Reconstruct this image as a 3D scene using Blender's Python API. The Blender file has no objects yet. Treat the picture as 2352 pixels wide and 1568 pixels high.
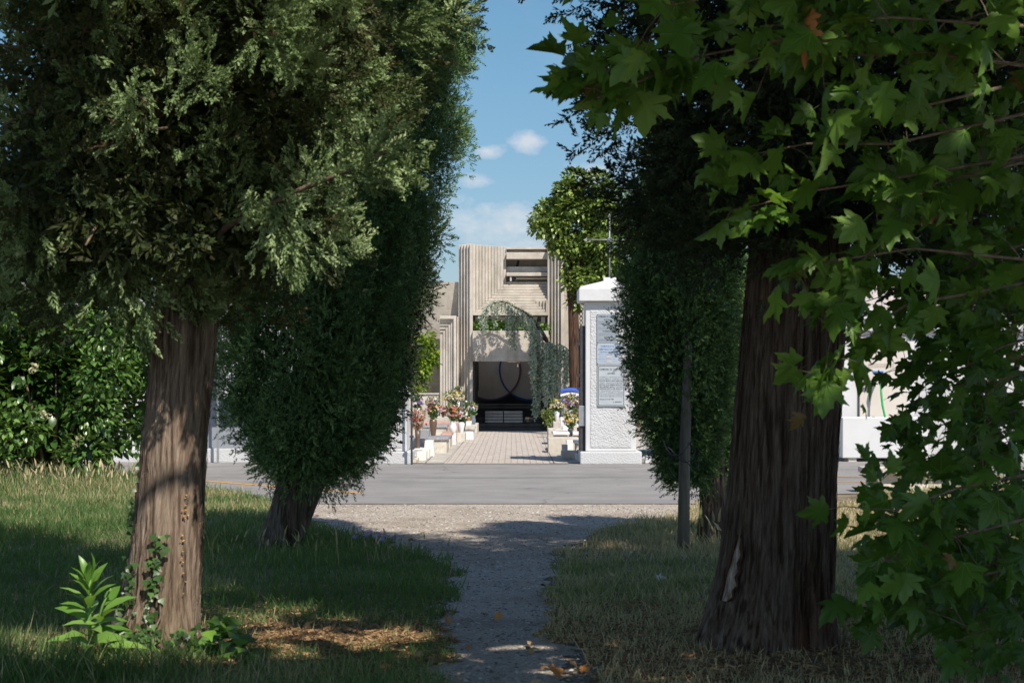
import bpy, math, random
import numpy as np
from mathutils import Vector, Matrix
sc = bpy.context.scene
# ------------------------------------------------------------ camera, world, sun
F, EYE, HY = 1991.1, 1.36, 380.0
DD = 2352 / 1024.0
cam_d = bpy.data.cameras.new("camera"); cam = bpy.data.objects.new("camera", cam_d)
sc.collection.objects.link(cam); sc.camera = cam
cam_d.lens = 70; cam_d.sensor_width = 36; cam_d.shift_y = (HY - 341) / 1024
cam_d.clip_start = 0.1; cam_d.clip_end = 5000
cam_d.dof.use_dof = True; cam_d.dof.focus_distance = 30; cam_d.dof.aperture_fstop = 10
cam.location = (0, 0, EYE); cam.rotation_euler = (math.radians(90), 0, 0)
AZ, ALT = math.radians(27), math.radians(49)
SUN = Vector((math.sin(AZ) * math.cos(ALT), -math.cos(AZ) * math.cos(ALT), math.sin(ALT)))
sl = bpy.data.lights.new("sun", 'SUN'); sl.energy = 4.8; sl.angle = math.radians(0.53); sl.color = (1, .93, .83)
so = bpy.data.objects.new("sun", sl); sc.collection.objects.link(so)
so.rotation_euler = SUN.to_track_quat('Z', 'Y').to_euler(); so.location = (10, -20, 30)
w = bpy.data.worlds.new("World"); sc.world = w; w.use_nodes = True
nt = w.node_tree; nt.nodes.clear()
def N(t, typ, **kw):
    n = t.nodes.new(typ)
    for k, v in kw.items():
        if k in n.inputs.keys() if isinstance(k, str) else False: n.inputs[k].default_value = v
        else: setattr(n, k, v)
    return n
out = N(nt, 'ShaderNodeOutputWorld'); bg = N(nt, 'ShaderNodeBackground'); bg.inputs[1].default_value = .115
sky = N(nt, 'ShaderNodeTexSky'); sky.sky_type = 'NISHITA'; sky.sun_disc = False
sky.sun_elevation = ALT; sky.sun_rotation = math.atan2(SUN.x, SUN.y); sky.dust_density = .25; sky.ozone_density = 3.0; sky.air_density = 1.0
tc = N(nt, 'ShaderNodeTexCoord')
sep = N(nt, 'ShaderNodeSeparateXYZ'); nt.links.new(tc.outputs['Generated'], sep.inputs[0])
def M(t, op, a, b=None, c=None, clamp=False):
    n = t.nodes.new('ShaderNodeMath'); n.operation = op; n.use_clamp = clamp
    for i, v in enumerate((a, b, c)):
        if v is None: continue
        if isinstance(v, (int, float)): n.inputs[i].default_value = v
        else: t.links.new(v, n.inputs[i])
    return n.outputs[0]
def cloud(cx, cz, rx, rz, edge=.35):   # cumulus bank at a direction (x/y, z/y)
    u = M(nt, 'DIVIDE', sep.outputs[0], M(nt, 'MAXIMUM', sep.outputs[1], .05)); v = M(nt, 'DIVIDE', sep.outputs[2], M(nt, 'MAXIMUM', sep.outputs[1], .05))
    a = M(nt, 'DIVIDE', M(nt, 'SUBTRACT', u, cx), rx); b = M(nt, 'DIVIDE', M(nt, 'SUBTRACT', v, cz), rz)
    d = M(nt, 'SQRT', M(nt, 'ADD', M(nt, 'MULTIPLY', a, a), M(nt, 'MULTIPLY', b, b)))
    return M(nt, 'SUBTRACT', 1, d)
mp = N(nt, 'ShaderNodeMapping'); mp.inputs['Scale'].default_value = (1, 1, 1.7); nt.links.new(tc.outputs['Generated'], mp.inputs[0])
no = N(nt, 'ShaderNodeTexNoise'); no.inputs['Scale'].default_value = 34; no.inputs['Detail'].default_value = 8; no.inputs['Roughness'].default_value = .6
nt.links.new(mp.outputs[0], no.inputs[0])
no2 = N(nt, 'ShaderNodeTexNoise'); no2.inputs['Scale'].default_value = 9; no2.inputs['Detail'].default_value = 6; nt.links.new(mp.outputs[0], no2.inputs[0])
shape = None
for (dx, dy, rx, rz) in ((1130, 525, 170, 105), (1215, 322, 40, 28), (1120, 345, 40, 20), (1100, 415, 62, 26), (1360, 400, 60, 30), (1250, 560, 150, 60), (2100, 300, 250, 60), (200, 200, 300, 80)):
    c = cloud((dx / DD - 512) / F, (HY - dy / DD) / F, rx / DD / F, rz / DD / F)
    shape = c if shape is None else M(nt, 'MAXIMUM', shape, c)
dens = M(nt, 'ADD', M(nt, 'MULTIPLY', shape, .8), M(nt, 'MULTIPLY', M(nt, 'SUBTRACT', no.outputs[0], .5), 3.0))
dens = M(nt, 'MULTIPLY', M(nt, 'SUBTRACT', dens, .10), 1.3, clamp=True)
far = M(nt, 'MULTIPLY', M(nt, 'SUBTRACT', no2.outputs[0], .57), 3, clamp=True)
dens = M(nt, 'MULTIPLY', M(nt, 'MAXIMUM', dens, M(nt, 'MULTIPLY', far, .35)), .8)
mixc = N(nt, 'ShaderNodeMix', data_type='RGBA'); nt.links.new(dens, mixc.inputs[0]); mixc.inputs[7].default_value = (5.0, 5.3, 5.7, 1)
tz = N(nt, 'ShaderNodeMapRange'); tz.inputs[1].default_value = .2; tz.inputs[2].default_value = .5; nt.links.new(sep.outputs[2], tz.inputs[0])
tn = N(nt, 'ShaderNodeMix', data_type='RGBA'); ty = N(nt, 'ShaderNodeMapRange'); ty.inputs[1].default_value = .55; ty.inputs[2].default_value = .1; nt.links.new(sep.outputs[1], ty.inputs[0]); nt.links.new(M(nt, 'MAXIMUM', tz.outputs[0], ty.outputs[0]), tn.inputs[0]); th_ = N(nt, 'ShaderNodeMapRange'); th_.inputs[1].default_value = 0; th_.inputs[2].default_value = .17; nt.links.new(sep.outputs[2], th_.inputs[0]); hz_ = N(nt, 'ShaderNodeMix', data_type='RGBA'); nt.links.new(th_.outputs[0], hz_.inputs[0]); hz_.inputs[6].default_value = (.47, .50, .63, 1); hz_.inputs[7].default_value = (.47, .625, .66, 1); nt.links.new(hz_.outputs[2], tn.inputs[6]); tn.inputs[7].default_value = (1, 1, 1, 1)
sk2 = N(nt, 'ShaderNodeMix', data_type='RGBA', blend_type='MULTIPLY'); sk2.inputs[0].default_value = 1; nt.links.new(sky.outputs[0], sk2.inputs[6]); nt.links.new(tn.outputs[2], sk2.inputs[7])
nt.links.new(sk2.outputs[2], mixc.inputs[6]); nt.links.new(mixc.outputs[2], bg.inputs[0]); nt.links.new(bg.outputs[0], out.inputs[0])
sc.view_settings.view_transform = 'Standard'; sc.view_settings.look = 'None'; sc.view_settings.exposure = 0.3; sc.view_settings.gamma = 1
sc.cycles.max_bounces = 6; sc.cycles.transparent_max_bounces = 4; sc.cycles.diffuse_bounces = 3
sc.cycles.use_denoising = True
COL = sc.collection
random.seed(7); RNG = np.random.default_rng(11)
# ------------------------------------------------------------ helpers
def X(px, D): return (px - 512) / F * D
def Z(py, D): return EYE + (HY - py) / F * D
def gd(dx, dy):            # a point of the ground
    D = F * EYE / (dy / DD - HY); return (X(dx / DD, D), D)
def tag(o, label=None, cat=None, group=None, kind=None):
    if label: o['label'] = label
    if cat: o['category'] = cat
    if group: o['group'] = group
    if kind: o['kind'] = kind
    return o
def thing(name, loc, label, cat, group=None):
    o = bpy.data.objects.new(name, None); COL.objects.link(o); o.location = loc; o.empty_display_size = .1
    return tag(o, label, cat, group)
def link_mesh(name, me, mats, parent=None, loc=None):
    o = bpy.data.objects.new(name, me); COL.objects.link(o)
    for m in (mats if isinstance(mats, (list, tuple)) else [mats]): me.materials.append(m)
    if parent is not None: o.parent = parent
    elif loc is not None: o.location = loc
    return o
class MB:
    def __init__(s): s.v = []; s.f = []; s.m = []; s.sm = []
    def add(s, vs, fs, mi=0, smooth=False):
        b = len(s.v); s.v += [tuple(p) for p in vs]
        for f in fs: s.f.append([b + i for i in f]); s.m.append(mi); s.sm.append(smooth)
    def box(s, x0, x1, y0, y1, z0, z1, mi=0, rz=0, taper=0):
        cx, cy = (x0 + x1) / 2, (y0 + y1) / 2; t = taper
        vs = [(x0, y0, z0), (x1, y0, z0), (x1, y1, z0), (x0, y1, z0), (x0 + t, y0 + t, z1), (x1 - t, y0 + t, z1), (x1 - t, y1 - t, z1), (x0 + t, y1 - t, z1)]
        if rz:
            c, q = math.cos(rz), math.sin(rz); vs = [(cx + (x - cx) * c - (y - cy) * q, cy + (x - cx) * q + (y - cy) * c, z) for x, y, z in vs]
        s.add(vs, [(0, 3, 2, 1), (4, 5, 6, 7), (0, 1, 5, 4), (1, 2, 6, 5), (2, 3, 7, 6), (3, 0, 4, 7)], mi); return s
    def prism(s, pts, y0, y1, mi=0):     # outline in x,z extruded along y
        n = len(pts); vs = [(x, y0, z) for x, z in pts] + [(x, y1, z) for x, z in pts]
        s.add(vs, [tuple(range(n)), tuple(range(2 * n - 1, n - 1, -1))] + [(i, i + n, (i + 1) % n + n, (i + 1) % n) for i in range(n)], mi); return s
    def lathe(s, cx, cy, prof, n=20, mi=0):
        vs = []; fs = []
        for r, z in prof:
            for k in range(n): a = 2 * math.pi * k / n; vs.append((cx + r * math.cos(a), cy + r * math.sin(a), z))
        for j in range(len(prof) - 1):
            for k in range(n): fs.append((j * n + k, j * n + (k + 1) % n, (j + 1) * n + (k + 1) % n, (j + 1) * n + k))
        s.add(vs, fs, mi, True); return s
    def tube(s, pts, rad, n=8, mi=0, cap=True):
        pts = [Vector(p) for p in pts]; vs = []; fs = []
        if isinstance(rad, (int, float)): rad = [rad] * len(pts)
        up = Vector((.3, .2, 1))
        for i, p in enumerate(pts):
            d = (pts[min(i + 1, len(pts) - 1)] - pts[max(i - 1, 0)]).normalized()
            a = d.cross(up)
            if a.length < .05: a = d.cross(Vector((1, 0, 0)))
            a.normalize(); b = d.cross(a)
            for k in range(n):
                t = 2 * math.pi * k / n; vs.append(p + (a * math.cos(t) + b * math.sin(t)) * rad[i])
        for j in range(len(pts) - 1):
            for k in range(n): fs.append((j * n + k, j * n + (k + 1) % n, (j + 1) * n + (k + 1) % n, (j + 1) * n + k))
        if cap: fs += [tuple(range(n))[::-1], tuple(range((len(pts) - 1) * n, len(pts) * n))]
        s.add(vs, fs, mi, True); return s
    def build(s, name, mats, parent=None, loc=(0, 0, 0), bevel=0, seg=2):
        off = Vector(parent.location) if parent is not None else Vector(loc)
        p = parent.parent if parent is not None else None
        while p is not None: off = off + Vector(p.location); p = p.parent
        me = bpy.data.meshes.new(name)
        me.from_pydata([(v[0] - off.x, v[1] - off.y, v[2] - off.z) for v in s.v], [], s.f)
        me.polygons.foreach_set('material_index', s.m); me.polygons.foreach_set('use_smooth', s.sm)
        o = link_mesh(name, me, mats, parent, None if parent is not None else loc)
        if bevel:
            b = o.modifiers.new('bevel', 'BEVEL'); b.width = bevel; b.segments = seg; b.limit_method = 'ANGLE'
        return o
class Big:   # large triangle meshes through numpy, with a per-vertex tint: natural variety, plus inner shade in the crowns
    def __init__(s): s.V = []; s.Fc = []; s.T = []; s.Mi = []; s.n = 0
    def raw(s, V, Fc, T, mi=0):
        s.V.append(V); s.Fc.append(Fc + s.n); s.T.append(T); s.Mi.append(np.full(len(Fc), mi, np.int32)); s.n += len(V)
    def scatter(s, tv, tf, pos, B, scale, tint, mi=0):
        m = len(pos)
        if m == 0: return
        scale = np.broadcast_to(np.asarray(scale, float), (m,))
        V = np.einsum('mij,nj->mni', B, tv) * scale[:, None, None] + pos[:, None, :]
        Fc = tf[None] + (np.arange(m) * len(tv))[:, None, None]
        s.raw(V.reshape(-1, 3), Fc.reshape(-1, 3), np.repeat(tint, len(tv)), mi)
    def build(s, name, mats, parent=None, loc=(0, 0, 0), smooth=False):
        V = np.concatenate(s.V); Fc = np.concatenate(s.Fc); T = np.concatenate(s.T); Mi = np.concatenate(s.Mi)
        off = np.array(parent.location if parent is not None else loc, float)
        V = V - off
        me = bpy.data.meshes.new(name); me.vertices.add(len(V)); me.vertices.foreach_set('co', V.astype(np.float32).ravel())
        me.loops.add(len(Fc) * 3); me.polygons.add(len(Fc)); me.loops.foreach_set('vertex_index', Fc.astype(np.int32).ravel())
        me.polygons.foreach_set('loop_start', np.arange(0, len(Fc) * 3, 3, dtype=np.int32)); me.polygons.foreach_set('loop_total', np.full(len(Fc), 3, np.int32))
        me.polygons.foreach_set('material_index', Mi)
        if smooth: me.polygons.foreach_set('use_smooth', np.ones(len(Fc), bool))
        a = me.attributes.new('tint', 'FLOAT', 'POINT'); a.data.foreach_set('value', T.astype(np.float32)); me.update(calc_edges=True)
        return link_mesh(name, me, mats, parent, None if parent is not None else loc)
def basis(d, roll=None, flat=None):
    d = d / (np.linalg.norm(d, axis=1, keepdims=True) + 1e-9); m = len(d)
    r = RNG.normal(size=(m, 3)) if flat is None else flat + RNG.normal(size=(m, 3)) * .35
    x = np.cross(d, r); x /= (np.linalg.norm(x, axis=1, keepdims=True) + 1e-9); z = np.cross(x, d)
    return np.stack([x, d, z], axis=2)          # local Y along d
def rnd(m): return RNG.random(m)
class VN:   # lattice value noise
    def __init__(s, seed): s.g = np.random.default_rng(seed).random((64, 64))
    def __call__(s, u, v):
        iu = np.floor(u).astype(int); iv = np.floor(v).astype(int); fu = u - iu; fv = v - iv
        fu = fu * fu * (3 - 2 * fu); fv = fv * fv * (3 - 2 * fv); g = s.g
        a = g[iu % 64, iv % 64]; b = g[(iu + 1) % 64, iv % 64]; c = g[iu % 64, (iv + 1) % 64]; d = g[(iu + 1) % 64, (iv + 1) % 64]
        return (a * (1 - fu) + b * fu) * (1 - fv) + (c * (1 - fu) + d * fu) * fv
vn1, vn2, vn3 = VN(1), VN(2), VN(3)
# ------------------------------------------------------------ materials
def mat(name, c1, c2, scale=5, rough=.85, bump=0, bscale=30, detail=6, c3=None, c3pos=.7, stretch=(1, 1, 1), spec=.3, metal=0, contrast=(.35, .65), bdist=.02):
    m = bpy.data.materials.new(name); m.use_nodes = True; t = m.node_tree; b = t.nodes['Principled BSDF']
    b.inputs['Roughness'].default_value = rough; b.inputs['Specular IOR Level'].default_value = spec; b.inputs['Metallic'].default_value = metal
    tcn = t.nodes.new('ShaderNodeTexCoord'); mpn = t.nodes.new('ShaderNodeMapping'); mpn.inputs['Scale'].default_value = stretch
    t.links.new(tcn.outputs['Object'], mpn.inputs[0])
    n = t.nodes.new('ShaderNodeTexNoise'); n.inputs['Scale'].default_value = scale; n.inputs['Detail'].default_value = detail; n.inputs['Roughness'].default_value = .62
    t.links.new(mpn.outputs[0], n.inputs[0])
    r = t.nodes.new('ShaderNodeValToRGB'); r.color_ramp.elements[0].position = contrast[0]; r.color_ramp.elements[0].color = (*c1, 1)
    r.color_ramp.elements[1].position = contrast[1]; r.color_ramp.elements[1].color = (*c2, 1)
    if c3: e = r.color_ramp.elements.new(c3pos); e.color = (*c3, 1)
    t.links.new(n.outputs[0], r.inputs[0]); t.links.new(r.outputs[0], b.inputs['Base Color'])
    if bump:
        n2 = t.nodes.new('ShaderNodeTexNoise'); n2.inputs['Scale'].default_value = bscale; n2.inputs['Detail'].default_value = 5
        t.links.new(mpn.outputs[0], n2.inputs[0]); bp = t.nodes.new('ShaderNodeBump'); bp.inputs['Strength'].default_value = bump; bp.inputs['Distance'].default_value = bdist
        t.links.new(n2.outputs[0], bp.inputs['Height']); t.links.new(bp.outputs[0], b.inputs['Normal'])
    return m
def mul_layer(m, tex_out_fn, fac, dark):      # multiply the base colour by a second pattern
    t = m.node_tree; b = t.nodes['Principled BSDF']; src = b.inputs['Base Color'].links[0].from_socket
    o = tex_out_fn(t); mx = t.nodes.new('ShaderNodeMix'); mx.data_type = 'RGBA'; mx.blend_type = 'MULTIPLY'
    t.links.new(M(t, 'MULTIPLY', o, fac, clamp=True), mx.inputs[0]); t.links.new(src, mx.inputs[6]); mx.inputs[7].default_value = (*dark, 1)
    t.links.new(mx.outputs[2], b.inputs['Base Color']); return m
def noise_out(scale, lo=.5, hi=.7, stretch=(1, 1, 1), detail=4):
    def f(t):
        a = t.nodes.new('ShaderNodeTexCoord'); p = t.nodes.new('ShaderNodeMapping'); p.inputs['Scale'].default_value = stretch; t.links.new(a.outputs['Object'], p.inputs[0])
        n = t.nodes.new('ShaderNodeTexNoise'); n.inputs['Scale'].default_value = scale; n.inputs['Detail'].default_value = detail; t.links.new(p.outputs[0], n.inputs[0])
        mr = t.nodes.new('ShaderNodeMapRange'); mr.inputs[1].default_value = lo; mr.inputs[2].default_value = hi; t.links.new(n.outputs[0], mr.inputs[0]); return mr.outputs[0]
    return f
def leafmat(name, cols, rough=.5, trans=.3, tcol=(.2, .35, .03), spec=.35):
    m = bpy.data.materials.new(name); m.use_nodes = True; t = m.node_tree; b = t.nodes['Principled BSDF']; o = t.nodes['Material Output']
    b.inputs['Roughness'].default_value = rough; b.inputs['Specular IOR Level'].default_value = spec
    a = t.nodes.new('ShaderNodeAttribute'); a.attribute_name = 'tint'
    r = t.nodes.new('ShaderNodeValToRGB'); els = r.color_ramp.elements
    for i, (p, c) in enumerate(cols):
        e = els[i] if i < 2 else els.new(p); e.position = p; e.color = (*c, 1)
    t.links.new(a.outputs['Fac'], r.inputs[0]); t.links.new(r.outputs[0], b.inputs['Base Color'])
    if trans:
        tr = t.nodes.new('ShaderNodeBsdfTranslucent'); mx = t.nodes.new('ShaderNodeMixShader'); mx.inputs[0].default_value = trans
        mc = t.nodes.new('ShaderNodeMix'); mc.data_type = 'RGBA'; mc.inputs[0].default_value = .6; mc.inputs[7].default_value = (*tcol, 1)
        t.links.new(r.outputs[0], mc.inputs[6]); t.links.new(mc.outputs[2], tr.inputs[0])
        t.links.new(b.outputs[0], mx.inputs[1]); t.links.new(tr.outputs[0], mx.inputs[2]); t.links.new(mx.outputs[0], o.inputs[0])
    return m
def brickmat(name, c1, c2, mortar, bw, bh, ms=.01, off=.5, bump=.6, rot=None, vertical=False):
    m = mat(name, c1, c2, 3, .9, 0); t = m.node_tree; b = t.nodes['Principled BSDF']
    tcn = t.nodes.new('ShaderNodeTexCoord'); mpn = t.nodes.new('ShaderNodeMapping')
    if vertical: mpn.inputs['Rotation'].default_value = (math.radians(90), 0, 0)
    t.links.new(tcn.outputs['Object'], mpn.inputs[0])
    nz = t.nodes.new('ShaderNodeTexNoise'); nz.inputs['Scale'].default_value = 4; t.links.new(mpn.outputs[0], nz.inputs[0])
    vm = t.nodes.new('ShaderNodeVectorMath'); vm.operation = 'MULTIPLY_ADD'; vm.inputs[1].default_value = (.03, .03, 0); t.links.new(nz.outputs['Color'], vm.inputs[0]); t.links.new(mpn.outputs[0], vm.inputs[2])
    br = t.nodes.new('ShaderNodeTexBrick'); br.inputs['Scale'].default_value = 1; br.inputs['Brick Width'].default_value = bw; br.inputs['Row Height'].default_value = bh
    br.inputs['Mortar Size'].default_value = ms; br.inputs['Mortar Smooth'].default_value = .4; br.offset = off
    br.inputs['Color1'].default_value = (*c1, 1); br.inputs['Color2'].default_value = (*c2, 1); br.inputs['Mortar'].default_value = (*mortar, 1)
    t.links.new(vm.outputs[0], br.inputs[0])
    n2 = t.nodes.new('ShaderNodeTexNoise'); n2.inputs['Scale'].default_value = 6; n2.inputs['Detail'].default_value = 8; t.links.new(mpn.outputs[0], n2.inputs[0])
    mx = t.nodes.new('ShaderNodeMix'); mx.data_type = 'RGBA'; mx.blend_type = 'MULTIPLY'; mx.inputs[0].default_value = .55
    t.links.new(br.outputs[0], mx.inputs[6]); rr = t.nodes.new('ShaderNodeValToRGB'); rr.color_ramp.elements[0].position = .3; rr.color_ramp.elements[0].color = (.45, .43, .4, 1); rr.color_ramp.elements[1].position = .65
    t.links.new(n2.outputs[0], rr.inputs[0]); t.links.new(rr.outputs[0], mx.inputs[7]); t.links.new(mx.outputs[2], b.inputs['Base Color'])
    bp = t.nodes.new('ShaderNodeBump'); bp.inputs['Strength'].default_value = bump; bp.inputs['Distance'].default_value = .02
    t.links.new(M(t, 'SUBTRACT', M(t, 'MULTIPLY', n2.outputs[0], .4), br.outputs['Fac']), bp.inputs['Height']); t.links.new(bp.outputs[0], b.inputs['Normal'])
    return m
def plaster(name, col, amp, sc_):
    m = mat(name, tuple(c * .93 for c in col), col, 2.5, .9, amp, sc_, spec=.2, bdist=.02)
    mul_layer(m, noise_out(1.3, .55, .75, (1, 1, .3)), .5, (.80, .77, .72)); return m
m_rough = plaster('rough plaster', (.53, .535, .54), .7, 40)
m_smooth = plaster('smooth plaster', (.60, .60, .60), .25, 9)
m_shade_grey = plaster('shade grey plaster', (.25, .27, .30), .35, 40)
m_panel = plaster('beige painted panel', (.60, .55, .49), .1, 6)
def boardmark(m, axis, freq, amt=.35):
    t = m.node_tree; b = t.nodes['Principled BSDF']
    tcn = t.nodes.new('ShaderNodeTexCoord'); wv = t.nodes.new('ShaderNodeTexWave'); wv.wave_type = 'BANDS'; wv.bands_direction = axis; wv.wave_profile = 'SAW'
    wv.inputs['Scale'].default_value = freq; wv.inputs['Distortion'].default_value = .6; wv.inputs['Detail'].default_value = 2; wv.inputs['Detail Scale'].default_value = .6
    t.links.new(tcn.outputs['Object'], wv.inputs[0])
    r = t.nodes.new('ShaderNodeValToRGB'); r.color_ramp.elements[0].position = .0; r.color_ramp.elements[0].color = (1, 1, 1, 1); r.color_ramp.elements[1].position = .06; r.color_ramp.elements[1].color = (0, 0, 0, 1)
    t.links.new(wv.outputs[0], r.inputs[0])
    src = b.inputs['Base Color'].links[0].from_socket; mx = t.nodes.new('ShaderNodeMix'); mx.data_type = 'RGBA'; mx.blend_type = 'MULTIPLY'
    t.links.new(M(t, 'MULTIPLY', r.outputs[0], amt), mx.inputs[0]); t.links.new(src, mx.inputs[6]); mx.inputs[7].default_value = (.35, .32, .28, 1); t.links.new(mx.outputs[2], b.inputs['Base Color'])
    return m
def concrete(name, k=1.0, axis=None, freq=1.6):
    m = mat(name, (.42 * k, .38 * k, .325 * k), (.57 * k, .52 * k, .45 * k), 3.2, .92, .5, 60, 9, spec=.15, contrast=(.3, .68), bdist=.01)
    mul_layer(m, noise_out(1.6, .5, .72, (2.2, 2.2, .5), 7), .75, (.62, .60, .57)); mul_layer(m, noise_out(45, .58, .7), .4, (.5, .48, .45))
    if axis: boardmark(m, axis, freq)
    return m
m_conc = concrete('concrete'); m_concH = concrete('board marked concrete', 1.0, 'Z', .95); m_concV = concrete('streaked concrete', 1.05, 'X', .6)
m_concD = concrete('shade dark concrete', .2, 'Z', 3.0); m_bench = concrete('bench concrete', 1.15)  # the first is darkened to stand for the shade in the passage
m_plate = mat('rubbed plaster plate', (.74, .60, .43), (.88, .74, .55), 3, .8, .2, 30, stretch=(1, 1, .5))
m_marble = mat('white marble', (.62, .60, .57), (.80, .79, .77), 4, .5, 0); mul_layer(m_marble, noise_out(3, .5, .7), .5, (.7, .66, .6))
m_travert = mat('travertine', (.42, .38, .32), (.62, .58, .5), 5, .8, .3, 30); mul_layer(m_travert, noise_out(7, .52, .7), .7, (.5, .46, .4))
m_granite = mat('grey granite', (.16, .16, .165), (.42, .42, .43), 90, .45, 0, contrast=(.42, .58))
m_pink = mat('pink stone', (.42, .24, .18), (.55, .35, .27), 12, .6, 0)
m_iron = mat('dark iron', (.035, .037, .045), (.07, .072, .08), 12, .6, .3, 60, metal=.2)
m_zinc = mat('galvanised steel', (.28, .30, .32), (.38, .40, .42), 15, .45, 0, metal=.5)
m_asph = mat('asphalt', (.225, .215, .205), (.29, .275, .26), 1.1, .9, .5, 220, 10, spec=.2, bdist=.006)
mul_layer(m_asph, noise_out(160, .5, .66), .5, (.62, .61, .6)); mul_layer(m_asph, noise_out(.6, .5, .62, (.3, 2, 1)), .35, (.78, .77, .76))
def crack_out(t):
    a = t.nodes.new('ShaderNodeTexCoord'); n = t.nodes.new('ShaderNodeTexNoise'); n.inputs['Scale'].default_value = 1.3; n.inputs['Detail'].default_value = 8; t.links.new(a.outputs['Object'], n.inputs[0])
    v = t.nodes.new('ShaderNodeVectorMath'); v.operation = 'MULTIPLY_ADD'; v.inputs[1].default_value = (1.6, 1.6, 0); t.links.new(n.outputs['Color'], v.inputs[0]); t.links.new(a.outputs['Object'], v.inputs[2])
    o = t.nodes.new('ShaderNodeTexVoronoi'); o.feature = 'DISTANCE_TO_EDGE'; o.inputs['Scale'].default_value = .33; t.links.new(v.outputs[0], o.inputs[0])
    return M(t, 'MULTIPLY', M(t, 'LESS_THAN', o.outputs[0], .006), noise_out(.7, .48, .6)(t))
mul_layer(m_asph, crack_out, .75, (.45, .44, .43)); mul_layer(m_asph, noise_out(2.6, .60, .68, (1, 1, 1), 2), .3, (.72, .71, .7))
m_orange = mat('worn orange road paint', (.60, .27, .035), (.70, .35, .05), 10, .8, 0); mul_layer(m_orange, noise_out(25, .55, .68), .8, (.35, .45, .8))
m_gravel = mat('gravel and dust', (.39, .325, .26), (.80, .69, .57), 75, .95, 1.0, 130, 8, spec=.1, contrast=(.35, .62), bdist=.03)
mul_layer(m_gravel, noise_out(1.4, .45, .68), .75, (.66, .63, .58)); mul_layer(m_gravel, noise_out(30, .5, .68), .5, (.6, .58, .55))
m_soil = mat('soil under grass', (.11, .085, .06), (.26, .21, .14), 3, .95, .8, 40, 10, c3=(.075, .10, .035), c3pos=.8, spec=.1)
m_pave = brickmat('stone sett paving', (.52, .45, .39), (.60, .53, .46), (.19, .165, .135), .21, .115, .008)
m_kerb = brickmat('kerb stones', (.46, .42, .36), (.56, .52, .45), (.13, .12, .1), .35, .5, .012, 0)
m_pebble = leafmat('pebbles', ((0, (.12, .11, .10)), (1, (.60, .56, .50)), (.5, (.33, .29, .25))), .9, 0)
def barkmat(name, c1, c2, c3, red=None):
    m = mat(name, c1, c2, 44, .95, .6, 80, 9, c3=c3, c3pos=.8, stretch=(1, 1, .07), spec=.1, bdist=.02)
    mul_layer(m, noise_out(3, .45, .7, (1, 1, .35), 6), .7, (.55, .52, .42)); mul_layer(m, noise_out(38, .5, .62, (1, 1, .06), 3), .85, (.32, .28, .25))
    attr = lambda t: (lambda a: (setattr(a, 'attribute_name', 'tint'), M(t, 'SUBTRACT', 1, a.outputs['Fac'], clamp=True))[1])(t.nodes.new('ShaderNodeAttribute'))
    mul_layer(m, attr, .8, (.52, .34, .27))
    if red: mul_layer(m, noise_out(1.7, .55, .68, (1, 1, .5), 3), .6, red)
    return m
m_bark1 = barkmat('pale cypress bark', (.14, .10, .075), (.36, .29, .22), (.50, .42, .34))
m_bark2 = barkmat('dark cypress bark', (.075, .055, .043), (.20, .16, .13), (.31, .265, .225), (.85, .5, .44))
m_barkg = barkmat('grey bark', (.08, .07, .055), (.20, .175, .145), (.27, .24, .2))
m_twig = mat('twig wood', (.10, .07, .05), (.24, .18, .13), 20, .9, 0)
m_wood = mat('weathered wood', (.11, .10, .08), (.22, .20, .165), 14, .9, .6, 40, stretch=(1, 1, .1))
m_bare = mat('bare dead wood', (.14, .10, .07), (.48, .41, .34), 55, .9, .8, 70, stretch=(1, 1, .06))
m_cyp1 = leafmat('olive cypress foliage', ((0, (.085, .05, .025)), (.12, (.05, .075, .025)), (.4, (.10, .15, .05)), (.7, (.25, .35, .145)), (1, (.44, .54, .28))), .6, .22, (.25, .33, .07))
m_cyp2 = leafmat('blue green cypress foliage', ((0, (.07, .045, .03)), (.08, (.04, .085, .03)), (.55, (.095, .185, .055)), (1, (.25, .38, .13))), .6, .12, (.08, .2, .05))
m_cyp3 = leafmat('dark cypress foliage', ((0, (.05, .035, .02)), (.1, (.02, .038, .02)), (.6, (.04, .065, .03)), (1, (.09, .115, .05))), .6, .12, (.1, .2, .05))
m_plane = leafmat('plane leaf', ((0, (.20, .09, .03)), (.04, (.035, .085, .014)), (.5, (.075, .165, .022)), (1, (.18, .31, .05))), .42, .38, (.24, .46, .03), .4)
m_laurel = leafmat('laurel leaf', ((0, (.03, .075, .016)), (.5, (.07, .155, .03)), (1, (.18, .29, .07))), .32, .22, (.2, .35, .03), .5)
m_magn = leafmat('magnolia leaf', ((0, (.19, .12, .05)), (.08, (.06, .11, .02)), (.6, (.15, .23, .045)), (1, (.33, .41, .10))), .35, .2, (.3, .35, .04), .5)
m_vine = leafmat('vine leaf', ((0, (.08, .16, .02)), (.5, (.20, .33, .03)), (1, (.38, .46, .05))), .45, .4, (.4, .5, .03))
m_cedar = leafmat('blue cedar needles', ((0, (.21, .26, .18)), (.5, (.37, .45, .33)), (1, (.58, .64, .52))), .6, .1, (.2, .3, .2))
m_sap = leafmat('pokeweed leaf', ((0, (.05, .14, .02)), (.5, (.12, .26, .04)), (1, (.24, .40, .09))), .35, .35, (.35, .55, .05), .4)
m_ivy = leafmat('ivy leaf', ((0, (.03, .06, .015)), (.5, (.055, .12, .03)), (1, (.16, .30, .04))), .35, .25, (.2, .4, .03))
m_grass = leafmat('grass blades', ((0, (.04, .085, .02)), (.4, (.08, .17, .045)), (.58, (.19, .23, .09)), (.75, (.40, .33, .18)), (1, (.56, .46, .28))), .6, .3, (.3, .42, .06), .25)
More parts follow.
